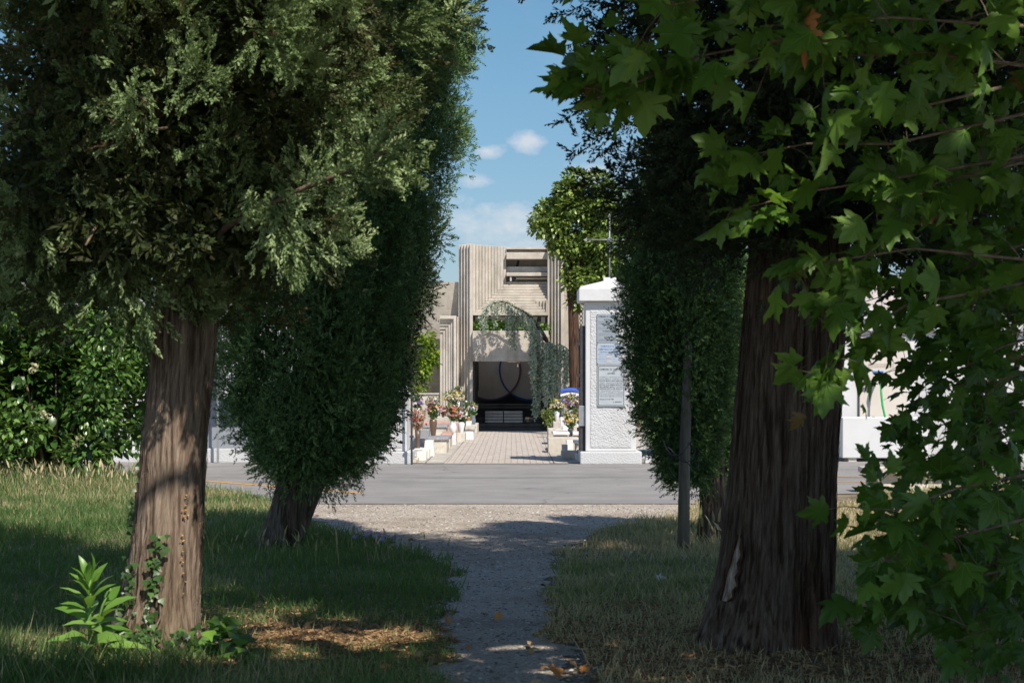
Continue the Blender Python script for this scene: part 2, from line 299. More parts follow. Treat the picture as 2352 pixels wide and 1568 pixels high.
m_litter = leafmat('dry litter', ((0, (.10, .055, .03)), (.5, (.30, .18, .08)), (1, (.50, .34, .18))), .8, .1, (.4, .25, .08))
m_fall = leafmat('fallen leaf', ((0, (.20, .08, .03)), (1, (.62, .60, .56)), (.5, (.55, .24, .06))), .7, .1, (.5, .3, .1))
def plain(name, c, rough=.5, metal=0, spec=.4):
    return mat(name, tuple(v * .88 for v in c), c, 8, rough, 0, spec=spec, metal=metal)
# ------------------------------------------------------------ ground, road, path
def sheet(name, pts, z, m):
    me = bpy.data.meshes.new(name); me.from_pydata([(x, y, z) for x, y in pts], [], [tuple(range(len(pts)))])
    if me.polygons[0].normal.z < 0: me.flip_normals()
    return tag(link_mesh(name, me, m), kind='structure')
sheet('ground', [(-900, -200), (900, -200), (900, 1500), (-900, 1500)], 0, m_soil)
def ragged(pts, amp, n=14, seed=3):
    r = random.Random(seed); o = []
    for i in range(len(pts) - 1):
        (x0, y0), (x1, y1) = pts[i], pts[i + 1]
        for k in range(n):
            t = k / n; o.append((x0 + (x1 - x0) * t + r.uniform(-amp, amp), y0 + (y1 - y0) * t + r.uniform(-amp, amp)))
    o.append(pts[-1]); return o
RE = 21.9
left_edge = [(-.45, 5.2), gd(975, 1568), gd(1000, 1500), gd(1000, 1425), gd(1020, 1380), gd(1045, 1335), gd(1060, 1300), gd(985, 1280), gd(925, 1262), gd(890, 1243), gd(780, 1225), gd(735, 1205), gd(712, 1180), gd(640, 1153)]
right_edge = [(.75, 5.2), gd(1330, 1568), gd(1300, 1500), gd(1262, 1400), gd(1262, 1340), gd(1290, 1295), gd(1255, 1272), gd(1340, 1240), gd(1400, 1212), gd(1480, 1195), gd(1570, 1180), gd(1600, 1158)]
le, re_ = ragged(left_edge, .045, 12, 3), ragged(right_edge, .05, 12, 5)
ys_p = np.linspace(-3, RE - .05, 900); rg_ = np.random.default_rng(8)
def edge_x(pts, s_): o_ = sorted(pts, key=lambda p: p[1]); return np.interp(ys_p, [p[1] for p in o_], [p[0] for p in o_]) + s_ * ((vn1(ys_p * 2.2, ys_p * 0 + 3) - .5) * .16 + (vn2(ys_p * 9, ys_p * 0 + 5) - .5) * .09)
xl_p, xr_p = edge_x(left_edge, 1), edge_x(right_edge, 1)
mbp = MB(); mbp.add([(a_, y_, .004) for a_, y_ in zip(xl_p, ys_p)] + [(a_, y_, .004) for a_, y_ in zip(xr_p, ys_p)], [(i, 900 + i, 901 + i, i + 1) for i in range(899)]); tag(mbp.build('gravel_path', m_gravel), kind='structure')
road_l = [gd(640, 1153), gd(560, 1133), gd(460, 1119), gd(300, 1108), gd(0, 1098)]
road_pts = [(-60, 28.2), (-12, 27.9)] + [p for p in road_l[::-1]] + [(gd(640, 1153)[0], RE), (gd(1600, 1158)[0], RE), gd(1650, 1150), gd(1930, 1134), gd(2352, 1126), (12, 24.5), (60, 26), (60, 34.6), (1.24, 34.6), (1.24, 32.35), (-1.7, 32.35), (-1.7, 34.6), (-60, 34.6)]
sheet('road', road_pts, .008, m_asph)
def strip(name, pts, w_, z, m, **k):
    mb = MB()
    for (x0, y0), (x1, y1) in zip(pts, pts[1:]):
        d = Vector((x1 - x0, y1 - y0)).normalized(); n = Vector((-d.y, d.x)) * w_ / 2
        mb.add([(x0 - n.x, y0 - n.y, z), (x1 - n.x, y1 - n.y, z), (x1 + n.x, y1 + n.y, z), (x0 + n.x, y0 + n.y, z)], [(0, 1, 2, 3)])
    o = mb.build(name, m); return tag(o, kind='structure')
strip('road_marking', [gd(-200, 1056), gd(460, 1104), gd(836, 1134)], .11, .012, m_orange)
strip('road_marking', [gd(1880, 1107), gd(2500, 1108)], .11, .012, m_orange)
strip('road_marking', [gd(1880, 1095.5), gd(2400, 1096)], .09, .012, m_orange)
m_seam = mat('tar seam', (.05, .05, .052), (.09, .09, .09), 5, .8, 0)
strip('road_seam', [(-30, 27.9), (-5, 27.75), (0, 27.7), (6, 27.7), (30, 27.9)], .035, .012, m_seam)
# cemetery path: drifts slightly right with depth
GY = 32.4
def cp(px, py): D = F * EYE / (py - HY); return (X(px, D), D)
pl0, pl1 = (X(444, 32.4), 32.4), (X(474.5, 53), 53); pr0, pr1 = (X(549.8, 32.4), 32.4), (X(541.5, 53), 53)
sheet('paved_path', [(pl0[0], 32.4), (pr0[0], 32.4), pr1, pl1], .012, m_pave)
sheet('kerb_strip', [(pl0[0] - .34, 32.4), (pl0[0] - .01, 32.4), (pl1[0] - .01, 53), (pl1[0] - .3, 53)], .016, m_kerb)
sheet('kerb_strip', [(pr0[0] + .01, 32.4), (pr0[0] + .3, 32.4), (pr1[0] + .25, 53), (pr1[0] + .01, 53)], .016, m_kerb)
m_cem = mat('cemetery gravel', (.38, .34, .29), (.60, .56, .50), 40, .95, .8, 90, contrast=(.35, .6)); mul_layer(m_cem, noise_out(2, .5, .7), .5, (.6, .58, .5))
sheet('cemetery_ground', [(-14, 32.8), (14, 32.8), (14, 60), (-14, 60)], .006, m_cem)
# ------------------------------------------------------------ concrete gateway tower of the tomb
YF = 53.3; S = .08
def cx7(c): return X((1700 + c * .2551) / 4, YF)
def cz7(c): return Z((950 + c * .2551) / 4, YF)
tw = thing('concrete_gateway', (0, 54.0, 0), 'tall stepped grey concrete gateway tower at the end of the paved path', 'building')
YB = 54.6; ztop = cz7(97)
mb = MB()
for i, c in enumerate((520, 560, 607, 655)):
    mb.box(cx7(c), cx7((560, 607, 655, 700)[i]), YF + (4 - i) * .11 - .12, YB, 0, ztop)
mb.box(cx7(700), cx7(750), YF - .12, YB - .004, 0, ztop)
mb.build('left_pier', m_conc, tw, bevel=.006, seg=1)
mb = MB(); xs = [1925, 1985, 2033, 2081, 2128, 2178]
for i in range(5): mb.box(cx7(xs[i]), cx7(xs[i + 1]), YF + (4 - i) * .11 - .16, YB, 0, ztop)
mb.build('right_pier', m_conc, tw, bevel=.006, seg=1)
mb = MB(); nk = 11; xk = [750 + (1275 - 750) / nk * k for k in range(nk + 1)]; zk = [1160 - (1160 - 660) / nk * k for k in range(nk + 1)]
for k in range(nk):
    y = YF + (k + .35) * S
    mb.box(cx7(xk[k]), cx7(xk[k + 1]) - .009, y, YB - .01, cz7(zk[k]) , ztop - .002 - .0015 * k)
mb.build('stepped_side', m_conc, tw, bevel=.006, seg=1)
mb = MB()
for k in range(nk):
    y = YF + (k + .35) * S
    mb.box(cx7(xk[k + 1]) , cx7(1925) + (.0 if k else 0), y, YB - .01, cz7(zk[k]) , cz7(zk[k + 1]) - .009)
mb.build('stepped_sill', m_concH, tw, bevel=.006, seg=1)
mb = MB()
for j, (c0, c1) in enumerate(((1745, 1800), (1800, 1848), (1848, 1895), (1895, 1940))):
    kk = 3 - j; mb.box(cx7(c0), cx7(c1) - .002, YF + (kk + .1) * S - .03, YF + (kk + 1.6) * S, cz7(zk[kk]) - .002, cz7(975))
mb.build('small_fins', m_conc, tw, bevel=.005, seg=1)
mb = MB()
mb.box(cx7(1275), cx7(1925), YF + .75, YB, cz7(150), cz7(118))
mb.box(cx7(1275), cx7(1925), YF + .95, YB, cz7(185), cz7(150))
mb.box(cx7(1275), cx7(1925), YF + .62, YF + .95, cz7(310), cz7(203))
mb.box(cx7(1275), cx7(1925), YF + .62, YF + .9, cz7(578), cz7(520))
mb.box(cx7(1330), cx7(1358), YF + .66, YF + .86, cz7(660), cz7(576))
mb.build('beam', m_concH, tw, bevel=.006, seg=1)
mb = MB(); mb.box(cx7(1275) - .05, cx7(1925) + .05, YB + .02, YB + .2, cz7(800), cz7(200)); mb.build('back_wall', m_concH, tw)
mb = MB(); mb.box(cx7(1275), cx7(1925), YF + 1.05, YF + 1.2, Z((950 + 530 * .2551) / 4, YF + 1.05), Z((950 + 452 * .2551) / 4, YF + 1.05)); mb.build('marble_band', m_marble, tw)
mb = MB(); mb.box(cx7(1275) + .26, cx7(1925), YB - .5, YB, cz7(625), cz7(600)).box(cx7(1275) + .22, cx7(1925), YB - .3, YB + .02, cz7(650), cz7(625)); mb.build('inner_steps', m_concH, tw)
mb = MB(); mb.tube([(cx7(1455) - .02, YF + 1.3, cz7(415)), (cx7(1455) + .02, YF + 1.3, cz7(310))], .03, 6); mb.build('iron_strut', m_iron, tw)
mb = MB(); mb.box(cx7(750), cx7(1940), YF - .03, YB - .02, cz7(1215), cz7(1160) - .003); mb.build('lintel', m_concH, tw, bevel=.008)
def ax(c): return X((1650 + c * .638) / 4, YF)
def az(c): return Z((900 + c * .638) / 4, YF)
mb = MB(); px0, px1 = X(472.5, YF - .25), X(548.5, YF - .25); pz0, pz1 = Z(360.8, YF - .25), Z(330.3, YF - .25)
mb.box(px0, px1, YF - .25, YF - .1, pz0, pz1).box(px0, px1, YF + .6, YF + .72, pz0, pz1).box(px0, px0 + .1, YF - .1, YF + .6, pz0, pz1).box(px1 - .1, px1, YF - .1, YF + .6, pz0, pz1)
mb.box(px0 + .1, px1 - .1, YF - .1, YF + .6, pz0 + .01, pz1 - .12)
mb.build('planter_beam', m_concH, tw, bevel=.008)
# passage behind: side walls, plate with two rings, steps
mb = MB(); mb.box(cx7(600), cx7(2100), 57.3, 57.5, 0, 3.4); mb.build('rear_wall', m_concD, tw)  # dark colour stands for the gloom behind planter and plate
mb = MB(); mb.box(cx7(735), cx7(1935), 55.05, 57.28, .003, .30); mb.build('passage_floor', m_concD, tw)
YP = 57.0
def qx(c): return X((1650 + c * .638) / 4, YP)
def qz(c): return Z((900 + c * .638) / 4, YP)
mb = MB(); mb.box(cx7(740), cx7(775), YF + .1, YB - .03, 0, cz7(1216)).box(cx7(735), cx7(790), YB + .02, 56.95, .31, 2.15); mb.build('passage_wall', m_concD, tw); mb = MB(); mb.box(cx7(1915), cx7(1930), YF + .5, YB - .03, 0, cz7(1216)).box(cx7(1915), cx7(1960), YB + .02, 56.95, .31, 3.7);  mb.build('passage_wall', m_concD, tw)  # right rear part made tall to keep the sun off the plate
cl, cr, rr, cyc = qx(488), qx(735), (qx(677) - qx(488)), qz(905)
pts = [(qx(415), qz(640)), (qx(415), qz(1036)), (qx(390), qz(1036))]
xi = (cl + cr) / 2; ai = math.acos((xi - cl) / rr)
a0 = math.pi + math.asin(min(.99, (cyc - qz(1075)) / rr)); a1 = 2 * math.pi - ai
for k in range(25): a = a0 + (a1 - a0) * k / 24; pts.append((cl + rr * math.cos(a), cyc + rr * math.sin(a)))
b0 = math.pi + ai; b1 = 2 * math.pi - math.asin(min(.99, (cyc - qz(1065)) / rr))
for k in range(1, 25): a = b0 + (b1 - b0) * k / 24; pts.append((cr + rr * math.cos(a), cyc + rr * math.sin(a)))
pts += [(qx(840), qz(1036)), (qx(812), qz(1036)), (qx(812), qz(640))]
mb = MB(); mb.prism(pts, YP, YP + .12); mb.build('back_plate', m_plate, tw)
m_blue = mat('blue mosaic', (.02, .06, .20), (.05, .16, .42), 120, .4, 0, contrast=(.45, .55)); m_rose = mat('rose mosaic', (.28, .08, .05), (.10, .10, .22), 120, .4, 0, contrast=(.45, .55))
for (c_, m_, n_, dy) in ((cr, m_blue, 'mosaic ring tiled in blue', 0), (cl, m_rose, 'mosaic ring tiled in dull rose', .012)):
    mb = MB(); vs = []; fs = []; n = 72
    for k in range(n):
        a = 2 * math.pi * k / n
        for (r_, y_) in ((rr - .028, YP - .03 - dy), (rr + .022, YP - .03 - dy), (rr + .022, YP + .1), (rr - .028, YP + .1)): vs.append((c_ + r_ * math.cos(a), y_, cyc + r_ * math.sin(a)))
    for k in range(n):
        for j in range(4): fs.append((k * 4 + j, k * 4 + (j + 1) % 4, ((k + 1) % n) * 4 + (j + 1) % 4, ((k + 1) % n) * 4 + j))
    mb.add(vs, fs); o = mb.build('mosaic_ring', m_, tw); o['label'] = n_
YS = 54.0
def sxx(c): return X((1650 + c * .638) / 4, YS)
def szz(c): return Z((900 + c * .638) / 4, YS)
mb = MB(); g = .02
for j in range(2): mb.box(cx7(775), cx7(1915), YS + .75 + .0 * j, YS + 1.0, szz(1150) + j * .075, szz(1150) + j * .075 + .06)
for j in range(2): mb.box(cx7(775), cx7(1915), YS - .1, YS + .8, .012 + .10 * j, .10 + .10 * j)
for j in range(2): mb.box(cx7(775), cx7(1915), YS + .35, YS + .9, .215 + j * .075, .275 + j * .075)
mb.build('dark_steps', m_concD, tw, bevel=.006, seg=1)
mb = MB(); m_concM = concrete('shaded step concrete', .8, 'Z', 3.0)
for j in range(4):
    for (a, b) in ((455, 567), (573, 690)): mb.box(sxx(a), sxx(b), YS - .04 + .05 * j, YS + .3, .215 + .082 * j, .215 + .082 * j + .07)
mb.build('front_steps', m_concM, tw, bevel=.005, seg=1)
# side block with nested angles, left of the tower
YL = 52.9
def bx_(c): return X((1650 + c * .638) / 4, YL)
def bz_(c): return Z((900 + c * .638) / 4, YL)
sb = thing('fluted_side_block', (bx_(228), YL + .5, 0), 'low fluted concrete block with nested right angles left of the gateway tower', 'wall block')
mb = MB(); xr, xl = bx_(274), bx_(170); wv_ = (xr - xl) / 6.2
for j in range(6):
    x1_ = xr - j * wv_; x0_ = xr - (j + 1) * wv_ if j < 5 else xl; zt = bz_(566) - j * (wv_ * 1.25)
    mb.box(x0_ + wv_ * .0, x1_, YL + j * .035 + (.05 if j else 0), YL + .9, 0, zt)
    if j < 5: mb.box(xl, x0_ - .001, YL + j * .035 + (.05 if j else 0), YL + .9, zt - wv_ * 1.25 + .001, zt)
mb.build('nested_frames', m_conc, sb, bevel=.006, seg=1)
mb = MB()
for j in range(9): mb.box(bx_(274) + .012 + j * 0, bx_(286), YL + .25 + 0 * j, YL + .9, 0, bz_(570)) if j == 0 else None
mb.box(bx_(300), bx_(318), YL + .28, YL + .4, 0, bz_(1010)); mb.build('rear_fin', m_conc, sb)
# leaning boundary walls
def lean(name, x0, x1, label, shade=None):
    o = thing(name, (x0, 54.5, 0), label, 'wall'); mb = MB()
    mb.add([(x0, 54.95, 0), (x1, 54.95, 0), (x1, 53.82, 4.02), (x0, 53.82, 4.02), (x0, 55.5, 0), (x1, 55.5, 0), (x1, 54.15, 4.02), (x0, 54.15, 4.02)],
           [(0, 1, 2, 3), (5, 4, 7, 6), (3, 2, 6, 7), (1, 5, 6, 2), (4, 0, 3, 7), (0, 4, 5, 1)]); mb.build('wall_slab', m_concH, o); return o
lean('boundary_wall', -16, cx7(520) - .01, 'board marked concrete wall left of the gateway tower')
lean('boundary_wall', cx7(2178) + .01, 16, 'board marked concrete wall right of the gateway tower')
lw = thing('low_wall', (-3, 51.5, 0), 'low grey wall behind the left flower vases', 'wall'); mb = MB(); mb.box(-9, ax(178), 51.4, 51.7, 0, az(1056)).box(-9, ax(182), 51.36, 51.74, az(1056), az(1048)); mb.build('wall_body', m_conc, lw, bevel=.01)
# ------------------------------------------------------------ gate pillars
PY0 = 32.3
def pxx(p): return X(p, PY0)
def pzz(p): return Z(p, PY0)
def pillar(mirror, label):
    cxp = 525 * 2 - 611 - 13 if mirror else 611
    c0 = pxx(381.5) if mirror else pxx(610.8)
    o = thing('gate_pillar', (c0, PY0 + .42, 0), label, 'pillar', 'white pillars of the cemetery gate')
    hw = .41; pl = MB().box(c0 - .50, c0 + .50, PY0 - .08, PY0 + .92, 0, pzz(450.9)); pl.build('plinth', m_rough, o, bevel=.02)
    zc = pzz(300.9)
    sh = MB(); sh.box(c0 - hw, c0 + hw, PY0, PY0 + .84, pzz(450.9), zc)
    sh.build('shaft', m_smooth, o, bevel=.015)
    # raised roughcast panel, 5 mm proud, subdivided and roughened
    x0, x1, z0, z1 = c0 - .335, c0 + .335, pzz(447.5), pzz(309.7); nx, nz_ = 90, 290
    xx, zz = np.meshgrid(np.linspace(x0, x1, nx), np.linspace(z0, z1, nz_)); r_ = np.random.default_rng(5 if mirror else 9)
    h = vn1(xx * 40, zz * 52) * .5 + vn2(xx * 70, zz * 80) * .5 + .15 * r_.random(xx.shape)
    ed = np.minimum(1, np.minimum(np.minimum(xx - x0, x1 - xx), np.minimum(zz - z0, z1 - zz)) * 60)
    yy = PY0 - .003 - (.004 + .011 * np.clip(h - .2, 0, 1)) * ed
    q = np.arange(nx * nz_).reshape(nz_, nx); fs = np.stack([q[:-1, :-1], q[:-1, 1:], q[1:, 1:], q[1:, :-1]], -1).reshape(-1, 4)
    m2 = MB(); m2.v = list(map(tuple, np.stack([xx, yy, zz], -1).reshape(-1, 3))); m2.f = fs.tolist(); m2.m = [0] * len(fs); m2.sm = [False] * len(fs)
    m2.build('roughcast_panel', m_rough, o)
    cp_ = MB().box(c0 - .52, c0 + .52, PY0 - .12, PY0 + .95, zc, pzz(288)); cp_.build('cap_slab', m_smooth, o, bevel=.012)
    tp = MB(); a, b_ = .50, .115; z0, z1, z2 = pzz(288), pzz(286.4), pzz(279.8); yc = PY0 + .415
    def sq(h_, z): return [(c0 - h_, yc - h_, z), (c0 + h_, yc - h_, z), (c0 + h_, yc + h_, z), (c0 - h_, yc + h_, z)]
    tp.add(sq(a, z0 + .001) + sq(a, z1) + sq(b_, z2), [(0, 1, 5, 4), (1, 2, 6, 5), (2, 3, 7, 6), (3, 0, 4, 7), (4, 5, 9, 8), (5, 6, 10, 9), (6, 7, 11, 10), (7, 4, 8, 11), (8, 9, 10, 11)])
    tp.build('sloping_top', m_smooth, o, bevel=.008)
    bl = MB().box(c0 - .105, c0 + .105, yc - .105, yc + .105, z2 - .01, pzz(276)); bl.build('finial_block', m_smooth, o, bevel=.008)
    return o, c0, yc
pr_, pc, pyc = pillar(False, 'white roughcast gate pillar carrying three notice signs')
pillar(True, 'white roughcast gate pillar half hidden behind the left cypress')
m_steel = mat('cross steel', (.2, .21, .22), (.36, .37, .39), 12, .5, 0, metal=.4)
def cross(c0, label):
    zb = pzz(276); zt = zb + (276 - 214.5) / F * PY0; zbar = zb + (276 - 237.6) / F * PY0; L = .372
    o = thing('iron_cross', (c0, pyc, zb), label, 'cross', 'iron crosses on the gate pillars')
    MB().tube([(c0, pyc, zb - .004), (c0, pyc, zt)], .0125, 8).build('upright', m_steel, o)
    MB().tube([(c0 - L, pyc, zbar), (c0 + L, pyc, zbar)], .011, 8).build('crossbar', m_steel, o)
    MB().lathe(c0, pyc, [(.0, zbar - .045), (.03, zbar - .035), (.042, zbar), (.03, zbar + .035), (0, zbar + .045)], 12).build('boss', m_steel, o)
    mb = MB()
    for (x, z, dx, dz) in ((c0, zt, 0, 1), (c0 - L, zbar, -1, 0), (c0 + L, zbar, 1, 0)):
        px, pz = -dz, dx; a = .03
        mb = MB(); mb.prism([(x + px * a, z + pz * a), (x - px * a, z - pz * a), (x + dx * .06, z + dz * .06)], pyc - .01, pyc + .01); mb.build('arrow_tip', m_steel, o)
cross(pc, 'thin iron cross on top of the gate pillar with the signs')
# ------------------------------------------------------------ the signs
def text_mesh(mb, s, x, y, z, h, width=None, align='L', bold=0, mi=0):
    cu = bpy.data.curves.new('t', 'FONT'); cu.body = s; cu.size = 1; cu.offset = bold; cu.resolution_u = 2
    o = bpy.data.objects.new('t', cu); COL.objects.link(o); me = o.to_mesh()
    vs = [tuple(v.co) for v in me.vertices]; fs = [tuple(p.vertices) for p in me.polygons]
    o.to_mesh_clear(); COL.objects.unlink(o); bpy.data.objects.remove(o); bpy.data.curves.remove(cu)
    if not vs: return
    x0 = min(v[0] for v in vs); x1 = max(v[0] for v in vs); sy = h / .72; sx = sy if width is None else width / (x1 - x0)
    off = x - (x1 - x0) * sx / 2 if align == 'C' else x - ((x1 - x0) * sx if align == 'R' else 0)
    mb.add([(off + (v[0] - x0) * sx, y, z + v[1] * sy) for v in vs], fs, mi)
m_ink = plain('black lettering', (.03, .03, .035)); m_faint = plain('faded grey lettering', (.22, .23, .25)); m_inkb = plain('blue lettering', (.06, .17, .42)); m_inkb2 = plain('faded blue lettering', (.24, .36, .55))
m_enam = plain('enamelled sign face', (.42, .46, .49), .35); m_enam1 = plain('grey blue sign face', (.29, .335, .375), .4); m_enam2 = plain('pale sign face', (.40, .445, .50), .4); m_rust = plain('rusty screw', (.10, .05, .03))
PS = PY0 - .034
def sgx(p): return X(p, PS)
def sgz(p): return Z(p, PS)
def sign(x0, x1, y0, y1, m, label, lines, border=False):
    o = thing('notice_sign', (sgx((x0 + x1) / 2), PS, sgz(y1)), label, 'sign')
    MB().box(sgx(x0), sgx(x1), PS, PS + .008, sgz(y1), sgz(y0)).build('sign_plate', m, o, bevel=.003)
    lm = {0: m_ink, 1: m_faint, 2: m_inkb, 3: m_inkb2}; mb = MB()
    for (s, yy, h, xa, xb, mi) in lines:
        text_mesh(mb, s, sgx(xa), PS - .002, sgz(yy), h / F * PS, sgx(xb) - sgx(xa), 'L', .004 if mi in (1, 3) else .012, mi)
    mb.build('lettering', [lm[i] for i in range(4)], o)
    if border:
        bb = MB(); a, b_, c, d = sgx(x0 + .9), sgx(x1 - .9), sgz(y1 - .9), sgz(y0 + .9); r = .03
        pts = []
        for (cx_, cz_, s0) in ((b_ - r, c + r, -90), (b_ - r, d - r, 0), (a + r, d - r, 90), (a + r, c + r, 180)):
            for k in range(5): t = math.radians(s0 + 22.5 * k); pts.append((cx_ + r * math.cos(t), cz_ + r * math.sin(t), math.cos(t), math.sin(t)))
        n = len(pts); t_ = .007
        bb.add([(p[0], PS - .003, p[1]) for p in pts] + [(p[0] - p[2] * t_, PS - .003, p[1] - p[3] * t_) for p in pts], [(i, (i + 1) % n, (i + 1) % n + n, i + n) for i in range(n)]); bb.build('border_line', m_ink, o)
    for (sx, sy_) in ((x0 + .8, y0 + .9), (x1 - .8, y0 + .9), (x0 + .8, y1 - .9), (x1 - .8, y1 - .9)): MB().box(sgx(sx) - .005, sgx(sx) + .005, PS - .006, PS - .0035, sgz(sy_) - .005, sgz(sy_) + .005).build('screw', m_rust, o)
    return o
sign(597.0, 618.4, 313.4, 342.6, m_enam1, 'top grey sign on the pillar warning in four languages', [
    ('COMUNE  DI  ALTIVOLE', 317.0, 1.75, 598.3, 617.2, 0), ('AVVISO', 319.9, 1.3, 603.9, 611.5, 0), ('NON LASCIARE OGGETTI DI VALORE', 321.7, .9, 598.4, 617, 1), ('O BORSE SULLE AUTO IN SOSTA', 323.4, .9, 598.4, 617, 1),
    ('WARNING', 325.6, 1.3, 603, 612.5, 0), ('DO NOT LEAVE VALUABLES OR HANDBAGS', 327.5, .9, 598.4, 617, 1), ('IN YOUR CAR WHILE IT IS PARKED', 329.2, .9, 598.4, 617, 1),
    ('WARNUNG', 331.4, 1.3, 602.5, 613, 0), ('LASSEN SIE NICHT WERTGEGENSTANDE', 333.4, .9, 598.4, 617, 1), ('ODER TASCHEN IM HALTENDEN AUTO', 335.1, .9, 598.4, 617, 1),
    ('AVIS', 337.5, 1.4, 605, 610.5, 0), ("N'OUBLIEZ PAS LES OBJETS DE VALEUR", 339.5, .9, 598.4, 617, 1), ('DANS LES VOITURES EN STATIONNEMENT', 341.0, .9, 598.4, 617, 1)])
m_slot = plain('slot frame', (.50, .44, .40))
s2 = sign(597.0, 624.5, 342.9, 363.8, m_enam2, 'middle sign on the pillar with blue cemetery opening hours', [
    ('COMUNE DI ALTIVOLE', 346.6, 1.7, 600.6, 621, 2), ('CIMITERO DI SAN VITO', 349.7, 1.9, 598.5, 623, 2), ('ORARIO DI APERTURA', 352.2, 1.4, 599.5, 622, 2),
    ('PERIODO INVERNALE DAL 1 OTTOBRE', 354.6, 1.3, 598, 623.3, 3), ('DALLE ORE', 356.8, .9, 599, 606, 3), ('ALLE ORE', 356.8, .9, 612, 618, 3), ('PERIODO ESTIVO DAL 1 APRILE', 359.2, 1.3, 598, 623.3, 3), ('DALLE ORE', 361.4, .9, 599, 606, 3), ('ALLE ORE', 361.4, .9, 612, 618, 3)])
mb = MB()
for z_ in (356.9, 361.6):
    for x_ in (606.6, 618.8): MB().box(sgx(x_), sgx(x_ + 4.4), PS - .003, PS - .001, sgz(z_ + .3), sgz(z_ - 1.5)).build('hours_slot', m_slot, s2)
sign(597.3, 624.9, 364.4, 406, m_enam, 'bottom sign on the pillar with black border and long notice', [
    ('COMUNE  DI  ALTIVOLE', 369.6, 1.7, 599.5, 622.8, 0), ('AVVISO', 373.7, 1.6, 607.3, 614.9, 0), ("IN BASE ALL' ARTICOLO 54 DEL", 377.1, 1.15, 599.5, 622.8, 1), ('REGOLAMENTO COMUNALE DI', 379, 1.15, 599.5, 622.8, 1),
    ('POLIZIA MORTUARIA NESSUNA', 380.9, 1.15, 599.5, 622.8, 0), ('OPERA, ANCHE SE DI MINIMA', 382.9, 1.15, 599.5, 622.8, 1), ("ENTITA', PUO ESSERE ESEGUITA", 384.8, 1.15, 599.5, 622.8, 0), ("NEL CIMITERO SENZA L' AUTORIZ", 386.8, 1.15, 599.5, 622.8, 0),
    ('ZAZIONE SCRITTA DEL SINDACO', 388.7, 1.15, 599.5, 622.6, 0), ('I  TRASGRESSORI  SARANNO', 390.6, 1.15, 599.5, 620.3, 1), ('PUNITI A NORMA DI LEGGE', 392.5, 1.15, 599.5, 622.8, 1), ('E LE OPERE NON AUTORIZZATE', 394.5, 1.15, 599.5, 622.8, 1),
    ("VERRANNO RIMOSSE D'UFFICIO", 396.4, 1.15, 599.5, 622.6, 1), ('Altivole, li 01.06.1988', 399.2, 1.15, 599.5, 613.6, 0), ('IL  SINDACO', 402, 1.15, 613.2, 621.4, 0), ('_________________________', 370.3, .4, 599.5, 622.8, 0)], border=True)
# ------------------------------------------------------------ gate leaves
GYZ = PY0 + .1
def gate(x, sgn, label):
    o = thing('gate_leaf', (x, GYZ, 0), label, 'gate', 'open iron gate leaves')
    hi = 2.25
    MB().box(x - .045, x + .045, GYZ, GYZ + .06, .02, hi).build('hinge_post', m_iron, o, bevel=.004)
    mb = MB()
    for z_ in (.12, .62, 1.2, 1.42, 1.95): mb.box(x - .035, x + .035, GYZ + .03, GYZ + 1.9, z_, z_ + .05)
    mb.box(x - .01, x + .01, GYZ + .06, GYZ + 1.85, .14, 1.25); mb.build('rail', m_iron, o)
    for k in range(8): MB().tube([(x, GYZ + .2 + .22 * k, 1.2), (x, GYZ + .2 + .22 * k, hi)], .012, 6).build('bar', m_iron, o)
    MB().box(x - .07, x + .05, GYZ - .03, GYZ, .62, .95).build('lock_box', m_zinc, o, bevel=.004)
    mb = MB()
    for k in range(5): mb.tube([(x + .02 * math.sin(a_) * (1 + k * .1) - sgn * .03, GYZ + .01, hi - .02 + .07 * k + .03 * math.cos(a_)) for a_ in np.linspace(0, 6.28, 9)], .008, 5)
    mb.build('scroll_work', m_iron, o)
gate(X(583.2, PY0), 1, 'dark iron gate leaf swung open against the pillar with signs')
gl = thing('gate_stop_post', (X(411.5, 32), 32, 0), 'slim dark iron post standing left of the paved path', 'post')
MB().box(X(410.6, 32), X(412.6, 32), 32, 32.03, 0, Z(375, 32)).build('upright', m_iron, gl)
mb = MB()
for (p_, z_) in ((382, 381.5), (398, 397), (437, 436)): mb.box(X(409.6, 32), X(413.8, 32), 31.97, 32.0, Z(z_ + 1, 32), Z(z_ - 1, 32))
mb.tube([(X(412, 32) + .03 * math.cos(a), 31.98, Z(387, 32) + .06 * math.sin(a)) for a in np.linspace(0, 6.2, 12)], .01, 5)
mb.build('clasp', m_iron, gl)
# ------------------------------------------------------------ left wing wall and right building
WY = 33.0
def wx(p): return X(p, WY)
def wz(p): return Z(p, WY)
lwl = thing('cemetery_wall', (wx(280), WY + .2, 0), 'white plastered cemetery wall with shade-coloured lower panel left of the gate', 'wall')
MB().box(-14, wx(358), WY, WY + .35, 0, wz(290)).build('wall_body', m_rough, lwl, bevel=.01)
MB().box(wx(204), wx(358), WY - .03, WY - .002, wz(447), wz(358.5)).build('shade_panel', m_shade_grey, lwl)  # grey-blue panel: shade on the lower wall put into its colour
MB().box(-14, wx(360), WY - .12, WY - .004, 0, wz(447.5)).build('plinth', m_rough, lwl, bevel=.015)
MB().box(-14, wx(360), WY - .12, WY + .45, wz(290), wz(282)).build('coping', m_smooth, lwl, bevel=.01)
MB().box(wx(150), wx(204), WY - .4, WY - .03, 0, wz(452)).build('wall_buttress', m_rough, lwl, bevel=.02)
np_ = thing('noticeboard', (X(217.5, 32.6), 32.6, 0), 'slim grey metal noticeboard on a pole against the cemetery wall', 'noticeboard')
MB().box(X(216.6, 32.6), X(218.8, 32.6), 32.6, 32.64, 0, Z(300, 32.6)).build('pole', m_zinc, np_, bevel=.004)
